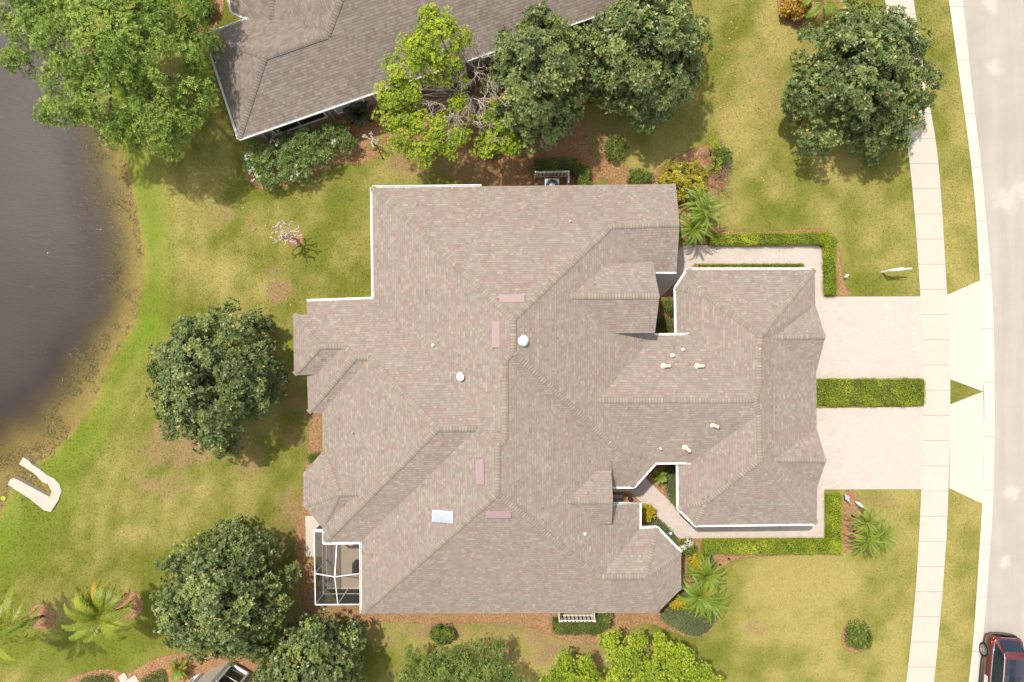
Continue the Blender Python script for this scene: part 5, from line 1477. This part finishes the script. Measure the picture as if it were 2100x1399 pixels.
palm("spiky green clump beside the stepping pads at the bottom edge", [(366, 1372, .5)], None, 'palm', 128, name="spiky_plant", n=26, L=.75, ll=.16, lw=.03, droop=1.2, yellow=.15, nl=26)
palm("spiky green plant in the courtyard bed left of the lower garage", [(1352, 977, .45)], None, 'palm', 129, name="spiky_plant", n=18, L=.55, ll=.14, lw=.03, droop=1.1, nl=22)

# ------------------------------------------------------------------ leafless frangipanis
def frangipani(label, bpx, top, seed, h, spread, nb):
    b = W(*bpx); o = empty("frangipani_tree", b, label, "tree", "leafless frangipani trees")
    r = np.random.default_rng(seed); mb = MB()
    c = np.array(W(top[0], top[1], h)); bb = np.array(b)
    f_ = bb + (c - bb) * .45; f_[2] = h * .45
    mb.tube([bb - [0, 0, .03], bb * .5 + f_ * .5, f_], [.075, .065, .06], 8)
    tips = []
    def fork(p, d, L, rad, depth):
        e = p + unit(d) * L
        mb.tube([p, p * .5 + e * .5 + r.normal(0, .02, 3), e], [rad, rad * .9, rad * .95], 7)
        if depth == 0: tips.append(e); return
        for i in range(r.integers(2, 4)):
            nd = unit(unit(d) + r.normal(0, .65, 3)); nd[2] = abs(nd[2]) * .6 + .12
            fork(e, nd, L * r.uniform(.6, .85), rad * .8, depth - 1)
    for i in range(nb):
        a = 2 * np.pi * i / nb + r.uniform(-.3, .3)
        fork(f_, np.array([math.cos(a) * spread, math.sin(a) * spread, .9]), h * .17, .05, 2 if h < 2.3 else 3)
    mb.build("branches", M['stub'], o)
    return o
frangipani("leafless pale frangipani with stubby branches in a mulch ring on the back lawn", (609, 492), (580, 480), 131, 2.6, .75, 5)
frangipani("leafless pale frangipani in the mulch bed right of the oleander bush", (768, 296), (757, 276), 132, 1.7, .8, 4)

# ------------------------------------------------------------------ fallen leaves
r = np.random.default_rng(151)
P = []
for (px, py, sx, sy, n) in ((1500, 170, 10, 120, 90), (1560, 200, 40, 90, 50), (1530, 330, 60, 60, 25), (470, 560, 90, 60, 26), (570, 600, 40, 30, 14), (330, 900, 90, 40, 14), (420, 980, 90, 60, 10), (1200, 290, 40, 30, 50), (1290, 250, 60, 40, 30), (1430, 260, 40, 30, 12), (1690, 340, 40, 20, 22), (640, 1250, 30, 40, 30), (1580, 150, 40, 100, 20), (250, 560, 60, 100, 6), (1240, 310, 20, 30, 40), (560, 420, 80, 60, 14), (760, 1310, 120, 30, 30), (900, 370, 80, 8, 10)):
    P.append(np.stack([r.normal(px, sx, n), r.normal(py, sy, n)], 1))
P = np.concatenate(P); w = np.array([W(a, b) for a, b in P])
ok = (sdist(w[:, 0], w[:, 1], [(v.x, v.y) for v in poly]) > .2) & (sdist(w[:, 0], w[:, 1], lake_poly) > 2.7)
w = w[ok]; w[:, 2] = .035
D = r.normal(size=w.shape); D[:, 2] *= .15; D = unit(D)
q = leaf_quads(w, D, np.array([0, 0, 1.0]) + r.normal(0, .3, w.shape), r.uniform(.09, .17, len(w)), r.uniform(.05, .08, len(w)), 0)
tag(quads_mesh("fallen_leaves", q, r.uniform(0, 1, len(w)), M['drift']), "scattered dry orange leaves on the lawns near the magnolias", "leaves", None, "stuff")

# ------------------------------------------------------------------ slatted screens and the air conditioner
def picket(label, a, b, c, h, mat, n1, n2, d=None):
    pa, pb, pc = W(*a), W(*b), W(*c)
    o = empty("picket_screen", pa.lerp(pb, .5), label, "fence")
    segs = [(pa, pb, n1), (pb, pc, n2)] + ([(pa, W(*d), n2)] if d else [])
    for (p, q, n) in segs:
        dd = (q - p).normalized(); s = Vector((-dd.y, dd.x, 0))
        for z in (.25, h - .12):
            g = MB(); g.bar(p + Vector((0, 0, z)), q + Vector((0, 0, z)), .04, .09); g.build("rail", mat, o)
        for i in range(n):
            t_ = (i + .5) / n; g = MB(); c_ = p.lerp(q, t_) + s * .035 * (1 if s.dot(Vector((0, 1, 0))) * (1 if p.y > 0 else -1) > 0 or abs(s.y) < .5 else -1)
            g.bar(c_, c_ + Vector((0, 0, h)), .155, .02, up=s); g.build("slat", mat, o)
    for p in (pa, pb):
        g = MB(); g.bar(p, p + Vector((0, 0, h + .03)), .09, .09); g.build("post", mat, o)
    return o
picket("grey weathered slatted screen round the air conditioner at the top of the house", (1097, 365), (1162, 364), (1162, 386), 1.45, M['fence'], 9, 4, (1096, 367))
picket("pale slatted screen with a clipped hedge at the bottom of the house", (1145, 1258), (1216, 1258), (1214, 1238), 1.15, M['fence_w'], 9, 3, (1144, 1238))
c_ = W(*foot(1132, 381, .8)); acu = empty("air_conditioner", c_, "grey air conditioner unit with a round fan grille inside the slatted screen", "air conditioner")
g = MB(); g.box((c_.x, c_.y, .42), (.84, .84, .78)); b_ = g.build("casing", M['ac'], acu)
g = MB(); g.lathe((c_.x, c_.y, .815), [(.36, 0), (.37, .03), (.35, .05), (.30, .03), (.02, .005)], 28); g.build("fan_ring", M['dark'], acu)
g = MB(); g.lathe((c_.x, c_.y, .83), [(.17, 0), (.17, .06), (.13, .085), (.01, .09)], 20)
for k_ in range(4): g.bar((c_.x, c_.y, .86), (c_.x + .34 * math.cos(k_ * 1.5708 + .4), c_.y + .34 * math.sin(k_ * 1.5708 + .4), .86), .015, .012)
g.build("fan_guard", M['ac'], acu)

# ------------------------------------------------------------------ mailbox, sign, ornaments, lights
mbx = empty("mailbox", W(1808, 558), "white mailbox on an arm reaching from a white post toward the sidewalk", "mailbox")
p = W(1808, 558); g = MB(); g.bar(p, p + Vector((0, 0, 1.18)), .105, .105, up=Vector((0, 1, 0))); g.lathe(p + Vector((0, 0, 1.18)), [(.075, 0), (.075, .02), (.01, .07)], 4); g.build("post", M['white'], mbx)
g = MB(); g.bar(p + Vector((-.12, .01, .98)), p + Vector((.75, .09, .98)), .09, .07); g.bar(p + Vector((.05, 0, .62)), p + Vector((.42, .04, .96)), .06, .06); g.build("arm", M['white'], mbx)
g = MB(); d_ = Vector((.55, .055, 0)); s_ = Vector((-.1, 1, 0)).normalized()
ring = [(-.085, 0), (.085, 0), (.085, .12), (.06, .17), (0, .195), (-.06, .17), (-.085, .12)]
b0_ = p + Vector((.12, .015, 1.02)); f1 = [b0_ + s_ * a + Vector((0, 0, z)) for a, z in ring]; f2 = [q + d_ for q in f1]
g.prism(f1, f2); g.build("box", M['white'], mbx)
g = MB(); g.bar(p + Vector((.68, .085, 1.05)), p + Vector((1.20, .10, 1.05)), .07, .05); g.build("paper_holder", M['white'], mbx)

sg = empty("yard_sign", W(1729, 568), "small white sign on a stake at the mulch edge beside the upper hedge", "sign")
p = W(1729, 568); g = MB(); g.bar(p, p + Vector((0, 0, .4)), .025, .025); g.build("stake", M['galv'], sg)
g = MB(); Mx = Matrix.Translation(p + Vector((0, .02, .42))) @ Matrix.Rotation(math.radians(-38), 4, 'X'); g.box(None, (.20, .02, .26), M=Mx)
for k_ in range(3): g.box(None, (.10 - .02 * k_, .004, .02), M=Mx @ Matrix.Translation((0, .0125, .07 - .06 * k_)), mi=1)
g.build("board", [M['white'], M['ac']], sg)

def bird(label, px, py, az, mat, s=1.0, wings=False):
    p = W(px, py); o = empty("bird_ornament", p, label, "ornament")
    f_ = Vector((math.cos(az), math.sin(az), 0)); g = MB()
    g.tube([p + Vector((0, 0, .30)) - f_ * .24 * s, p + Vector((0, 0, .36)) - f_ * .12 * s, p + Vector((0, 0, .40)), p + Vector((0, 0, .42)) + f_ * .12 * s, p + Vector((0, 0, .52)) + f_ * .18 * s, p + Vector((0, 0, .62)) + f_ * .15 * s, p + Vector((0, 0, .68)) + f_ * .20 * s, p + Vector((0, 0, .66)) + f_ * .30 * s],
           [.012, .06 * s, .085 * s, .06 * s, .028, .024, .034, .006], 10)
    g.build("body", mat, o)
    g = MB()
    for k_ in (-1, 1):
        q = p + Vector((-f_.y, f_.x, 0)) * .03 * k_; g.tube([q, q + Vector((0, 0, .36))], .01, 6)
    g.build("leg", M['dark'], o)
    if wings:
        g = MB(); sd_ = Vector((-f_.y, f_.x, 0))
        for k_ in (-1, 1):
            g.prism([p + sd_ * .05 * k_ + f_ * .08 + Vector((0, 0, .42)), p + sd_ * .16 * k_ - f_ * .02 + Vector((0, 0, .46)), p + sd_ * .12 * k_ - f_ * .14 + Vector((0, 0, .42)), p + sd_ * .05 * k_ - f_ * .10 + Vector((0, 0, .40))],
                    [p + sd_ * .05 * k_ + f_ * .08 + Vector((0, 0, .44)), p + sd_ * .16 * k_ - f_ * .02 + Vector((0, 0, .475)), p + sd_ * .12 * k_ - f_ * .14 + Vector((0, 0, .435)), p + sd_ * .05 * k_ - f_ * .10 + Vector((0, 0, .42))])
        g.build("wing", M['ac'], o)
bird("grey stone bird ornament with dark wings beside the top of the lower hedge", 1731, 1019, math.radians(-65), M['stone'], 1.25, True)
bird("slender white bird ornament at the lawn edge above the front palm", 1757, 1032, math.radians(-35), M['white'], 1.3)

def spot(label, px, py, az):
    p = W(px, py); o = empty("garden_spotlight", p, label, "light", "garden spotlights")
    g = MB(); g.tube([p, p + Vector((0, 0, .16))], .016, 8); g.build("stake", M['dark'], o)
    d = Vector((math.cos(az) * .8, math.sin(az) * .8, .6)).normalized(); q = p + Vector((0, 0, .18))
    g = MB(); g.tube([q - d * .07, q + d * .02, q + d * .10], [.045, .05, .065], 12); g.build("head", M['dark'], o)
spot("black garden spotlight at the bend of the lawn edge nearest the lower hedge", 1494, 1145, 2.4)
spot("black garden spotlight between the two others along the lower lawn edge", 1476, 1157, 2.6)
spot("black garden spotlight nearest the palm on the lower lawn edge", 1467, 1170, 3.0)
p = W(1290, 1020); lan_ = empty("path_lantern", p, "black round lantern in the mulch beside the lower entry walk", "light")
g = MB(); g.lathe(p, [(.05, 0), (.05, .3), (.03, .32)], 12); g.build("post", M['dark'], lan_)
g = MB(); g.lathe(p + Vector((0, 0, .32)), [(.03, 0), (.13, .03), (.14, .12), (.06, .20), (.01, .22)], 16); g.build("lamp", M['dark'], lan_)
p = W(1373, 1091); pm = empty("path_marker", p, "small white path marker at the edge of the lower entry walk", "marker")
g = MB(); g.bar(p, p + Vector((0, 0, .25)), .03, .03); g.build("stake", M['white'], pm)
g = MB(); g.box((p.x, p.y, .28), (.14, .10, .10), .6); g.lathe((p.x, p.y, .33), [(.09, 0), (.02, .05)], 4); g.build("head", M['white'], pm)

# culvert end in the pond bank
g = MB()
outer = [(47, 938), (60, 946), (82, 960), (104, 977), (121, 992), (126, 1008), (119, 1027), (104, 1050), (98, 1050), (84, 1042), (62, 1024), (40, 1010), (16, 994), (21, 981), (27, 980)]
inner_l = [(27, 980), (42, 987), (60, 997), (84, 1012), (102, 1020)]
cul = empty("culvert_headwall", W(90, 1000), "V shaped pale concrete drain outlet opening into the pond", "drain outlet")
def slab(px, z0, z1, name, parent, m):
    g = MB(); b = [W(x, y, z1) for x, y in px]; lo = [Vector((q.x, q.y, z0)) for q in b]
    g.prism(lo, b); return g.build(name, m, parent)
slab([(47, 938), (60, 946), (66, 953), (82, 963), (98, 976), (101, 985), (96, 993), (86, 988), (74, 975), (64, 967), (39, 952)], -1.2, -.22, "wing_wall", cul, M['culvert'])
slab([(27, 980), (42, 987), (60, 997), (84, 1010), (101, 1019), (104, 1030), (92, 1048), (84, 1042), (62, 1024), (40, 1010), (16, 994), (20, 984)], -1.2, -.20, "wing_wall", cul, M['culvert'])
slab([(98, 975), (112, 983), (122, 994), (126, 1008), (119, 1027), (104, 1050), (91, 1047), (100, 1030), (102, 1019), (106, 1008), (98, 993), (97, 985)], -1.2, -.16, "end_wall", cul, M['culvert'])
lp = MB(); cx_ = W(7, 1022, -.5)
lp.poly([cx_ + Vector((.16 * math.cos(a), .14 * math.sin(a), .02)) for a in np.linspace(.3, 6.1, 11)], tint=.9)
tag(lp.build("lily_pad", M['lime']), "single bright green lily pad floating at the pond edge", "lily pad")

# white stepping pads
for (px, lab) in (([(243, 1388), (256, 1379), (263, 1391), (249, 1402)], "smaller white stepping pad at the bottom edge, on the left of the pair"), ([(250, 1400), (278, 1384), (286, 1398), (262, 1416)], "larger white stepping pad at the bottom edge, on the right of the pair")):
    g = MB(); b = [W(*q) for q in px]; lo = [Vector((q.x, q.y, 0)) for q in b]; hi = [Vector((q.x, q.y, .05)) for q in b]; g.prism(lo, hi)
    tag(g.build("stepping_pad", M['slab']), lab, "paving slab", "white stepping pads at the bottom edge")

# dark storage box standing inside the screened porch
p = W(735, 1160); sx_ = empty("storage_box", W(722, 1150), "dark box standing against the house wall inside the screened porch", "box")
c_ = W(732, 1162, .4); g = MB(); g.box((c_.x, c_.y, .40), (.34, .62, .70)); g.build("body", M['dark'], sx_)
g = MB(); g.box((c_.x, c_.y, .78), (.38, .66, .05)); g.build("lid", M['dark'], sx_)

# ------------------------------------------------------------------ red car parked at the kerb
def car():
    rear = np.array(W(2052, 1292, .7)); ang = math.radians(-4.0)
    base = W(2058, 1345)
    base = Vector((28.20 + .95, -18.5, 0))
    o = empty("parked_car", base, "dark red sport utility car with a dark glass roof parked at the kerb", "car")
    ca, sa = math.cos(ang), math.sin(ang)
    def T(x, y, z):
        """x: to the right of the car's kerb-facing side is -; y: metres towards the rear from the rear axle."""
        return Vector((base.x + x * ca - y * sa, base.y + x * sa + y * ca, z))
    k = NT("red_car_paint"); f = k.noise(k.pos(), 900, 2)
    k.base(k.mix(f, (0.060, 0.006, 0.008), (0.105, 0.014, 0.015)), 0.28, 0.5)
    k.b.inputs["Coat Weight"].default_value = 0.8; k.b.inputs["Coat Roughness"].default_value = 0.06
    paint = k.m
    glass = plain("tinted_car_glass", (0.012, 0.018, 0.03), 0.04, 0.7, var=.2)
    clad = plain("dark_cladding", (0.075, 0.06, 0.05), 0.7, 0.3)  # brown tint stands in for ground reflected in the lower body
    chrome = plain("satin_rail", (0.55, 0.55, 0.56), 0.25, 0.5, 0.6, var=.05)
    lens = plain("tail_lamp_lens", (0.32, 0.02, 0.012), 0.15, 0.6, var=.1)
    tyre = plain("tyre_rubber", (0.018, 0.018, 0.018), 0.85, 0.2)
    alloy = plain("alloy_rim", (0.42, 0.40, 0.38), 0.3, 0.5, 0.6, var=.05)
    # stations along the car: y (rear +), half width low, half width belt, z low, z belt
    st = [(1.02, .70, .66, .55, .92), (.98, .80, .76, .42, 1.00), (.86, .90, .84, .34, 1.04), (.55, .94, .89, .30, 1.06), (0, .955, .91, .28, 1.05), (-1.0, .96, .915, .27, 1.03), (-2.2, .955, .905, .27, 1.0), (-2.75, .95, .87, .28, .97), (-3.3, .92, .82, .30, .90), (-3.6, .84, .74, .36, .80), (-3.72, .68, .6, .46, .70)]
    def ring(y, wl, wb, zl, zb):
        zm = zl + (zb - zl) * .55
        half = [(wl * .80, zl - .06), (wl * .97, zl + .04), (wl, zl + .18), (wl * .995, zm), (wl * .985, zm + .10), (wb, zb - .03), (wb * .93, zb + .012), (wb * .6, zb + .03), (0, zb + .035)]
        return [T(a, y, z) for a, z in half] + [T(-a, y, z) for a, z in half[-2::-1]]
    rs = [ring(*s) for s in st]; n = len(rs[0]); g = MB()
    vs = [p for r_ in rs for p in r_]
    fs = [(i * n + j, i * n + j + 1, (i + 1) * n + j + 1, (i + 1) * n + j) for i in range(len(rs) - 1) for j in range(n - 1)] + [(i * n + n - 1, i * n, (i + 1) * n, (i + 1) * n + n - 1) for i in range(len(rs) - 1)]
    fs += [tuple(range(n)), tuple(range((len(rs) - 1) * n, len(rs) * n))[::-1]]
    g.raw(vs, fs, 0, .5, True); body = g.build("body", paint, o)
    # roof and pillars
    cab = [(.84, .73, 1.06, .78), (.42, .64, 1.58, .66), (.15, .63, 1.64, .64), (-.9, .63, 1.66, .64), (-1.75, .61, 1.61, .62), (-2.75, .72, .98, .74)]
    g = MB(); rr = []
    for (y, w_, z, _) in cab: rr.append([T(w_ * .98, y, z), T(w_ * .62, y, z + .028), T(0, y, z + .04), T(-w_ * .62, y, z + .028), T(-w_ * .98, y, z)])
    for i in range(1, 4):
        a, b = rr[i], rr[i + 1]
        for j in range(4): g.poly([a[j], a[j + 1], b[j + 1], b[j]], smooth=True)
    e = [T(.63 * s, y, z) for s, y, z in ()]
    roof_ = g.build("roof_panel", paint, body)
    g = MB(); a = [q + Vector((0, 0, .012)) for q in rr[2]]; b = [q + Vector((0, 0, .012)) for q in rr[3]]; c = [q + Vector((0, 0, .012)) for q in rr[4]]
    def trim(q, k_): m = sum(q, Vector()) / len(q); return [m.lerp(x_, k_) for x_ in q]
    for (A, B, t0, t1) in ((a, b, .10, .48), (a, b, .50, 1.0), (b, c, .02, .9)):
        P0 = trim([A[i].lerp(B[i], t0) for i in range(5)], .86); P1 = trim([A[i].lerp(B[i], t1) for i in range(5)], .86)
        for j in range(4): g.poly([P0[j], P0[j + 1], P1[j + 1], P1[j]], smooth=True)
    g.build("sunroof", glass, body)
    # side glass, rear window, windscreen
    for s in (-1, 1):
        g = MB()
        lowp = [T(.90 * s * k_, y, z) for y, z, k_ in ((.72, 1.06, .92), (.0, 1.07, .985), (-1.0, 1.05, .995), (-2.2, 1.02, .985), (-2.72, .99, .93))]
        topp = [T(.645 * s, y, z) for y, z in ((.30, 1.56), (.0, 1.62), (-.9, 1.645), (-1.70, 1.59), (-1.80, 1.57))]
        for i in range(4): g.poly([lowp[i], lowp[i + 1], topp[i + 1], topp[i]], smooth=True)
        g.build("side_window", glass, body)
        g = MB(); g.tube([q + Vector((.012 * s, 0, .0)) for q in lowp], .018, 6); g.build("belt_trim", chrome, body)
        g = MB(); g.tube([T(.66 * s, .35, 1.60), T(.665 * s, .12, 1.70), T(.665 * s, -.9, 1.715), T(.655 * s, -1.55, 1.67), T(.645 * s, -1.75, 1.60)], [.02, .024, .026, .024, .018], 8); g.build("roof_rail", chrome, body)
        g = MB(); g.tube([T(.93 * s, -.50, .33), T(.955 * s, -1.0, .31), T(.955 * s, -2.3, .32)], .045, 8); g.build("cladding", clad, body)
        g = MB()
        for (x0, y0, z0) in ((.80, .94, .86), (.895, .74, .90)):
            g.tube([T(x0 * s * .86, y0 + .06, z0), T(x0 * s, y0 - .02, z0 + .01), T(x0 * s * 1.015, y0 - .22, z0 + .03)], [.05, .06, .03], 8)
        g.build("tail_lamp", lens, body)
    g = MB(); A = [T(.60, .88, 1.06), T(.0, .93, 1.07), T(-.60, .88, 1.06)]; B = [T(.58, .42, 1.53), T(0, .44, 1.56), T(-.58, .42, 1.53)]
    for i in range(2): g.poly([A[i], A[i + 1], B[i + 1], B[i]], smooth=True)
    g.build("rear_window", glass, body)
    g = MB(); 
    q0 = [T(.63, .45, 1.575), T(0, .47, 1.62), T(-.63, .45, 1.575)]; q1 = [T(.63, .13, 1.65), T(0, .13, 1.69), T(-.63, .13, 1.65)]
    for i in range(2): g.poly([q0[i], q0[i + 1], q1[i + 1], q1[i]], smooth=True)
    g.build("spoiler", paint, body)
    for s in (-1, 1):
        g = MB(); g.poly([T(.645 * s, .30, 1.56), T(.60 * s, .43, 1.53), T(.62 * s, .88, 1.055), T(.83 * s, .73, 1.06)]); g.build("rear_pillar", paint, body)
    g = MB(); A = [T(.74, -2.72, .985), T(-.74, -2.72, .985)]; B = [T(.58, -1.85, 1.585), T(-.58, -1.85, 1.585)]; g.poly([A[0], A[1], B[1], B[0]]); g.build("windscreen", glass, body)
    g = MB(); g.box(None, (.9, .03, .05), M=Matrix.Translation(T(0, 1.0, .96)) @ Matrix.Rotation(ang, 4, 'Z')); g.build("tailgate_trim", chrome, body)
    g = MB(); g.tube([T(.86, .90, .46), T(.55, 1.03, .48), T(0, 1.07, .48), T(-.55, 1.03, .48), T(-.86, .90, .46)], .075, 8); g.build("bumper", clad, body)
    for s in (-1, 1):
        for y in (0.0, -2.75):
            w = empty("wheel", T(.86 * s, y, .35), None, None); w.parent = o
            w.matrix_parent_inverse = Matrix.Translation(-base)
            cw = T(.905 * s, y, .385); ax = (T(1, 0, 0) - T(0, 0, 0)).normalized() * s
            up_ = Vector((0, 0, 1)); fw = ax.cross(up_)
            def lat(prof, n_=28):
                vs = []; fs = []
                for r_, d_ in prof:
                    for k_ in range(n_):
                        a_ = 2 * math.pi * k_ / n_; vs.append(cw + ax * d_ + (fw * math.cos(a_) + up_ * math.sin(a_)) * r_)
                for i in range(len(prof) - 1):
                    for k_ in range(n_): fs.append((i * n_ + k_, i * n_ + (k_ + 1) % n_, (i + 1) * n_ + (k_ + 1) % n_, (i + 1) * n_ + k_))
                return vs, fs
            g = MB(); g.raw(*lat([(.285, .09), (.36, .10), (.39, .07), (.39, -.10), (.32, -.12)]), 0, .5, True); g.build("tyre", tyre, w)
            g = MB(); g.raw(*lat([(.29, .085), (.268, .10), (.245, .04), (.23, .0)]), 0, .5, True)
            for k_ in range(9):
                a_ = 2 * math.pi * k_ / 9; d_ = fw * math.cos(a_) + up_ * math.sin(a_)
                g.bar(cw + ax * .075 + d_ * .03, cw + ax * .09 + d_ * .268, .042, .02, up=ax)
            g.raw(*lat([(.07, .08), (.06, .10), (.001, .105)]), 0, .5, True)
            g.build("rim", alloy, w)
            g = MB(); g.raw(*lat([(.25, .0), (.001, .01)]), 0, .5, True); g.build("brake_disc", tyre, w)
            # wheel arch lip
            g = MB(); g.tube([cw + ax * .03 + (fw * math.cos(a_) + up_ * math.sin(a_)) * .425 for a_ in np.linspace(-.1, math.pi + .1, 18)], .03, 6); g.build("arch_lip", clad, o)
    g = MB(); c_ = T(-.962, -1.75, .72); g.box(None, (.012, .75, .26), M=Matrix.Translation(c_) @ Matrix.Rotation(ang, 4, 'Z'))
    g.box(None, (.016, .75, .05), M=Matrix.Translation(c_ + Vector((0, 0, .03))) @ Matrix.Rotation(ang, 4, 'Z'), mi=1)
    g.build("door_white_panel", [M['white'], M['ac']], body)  # white panel with a grey band on the kerb-facing door
    return o
car()
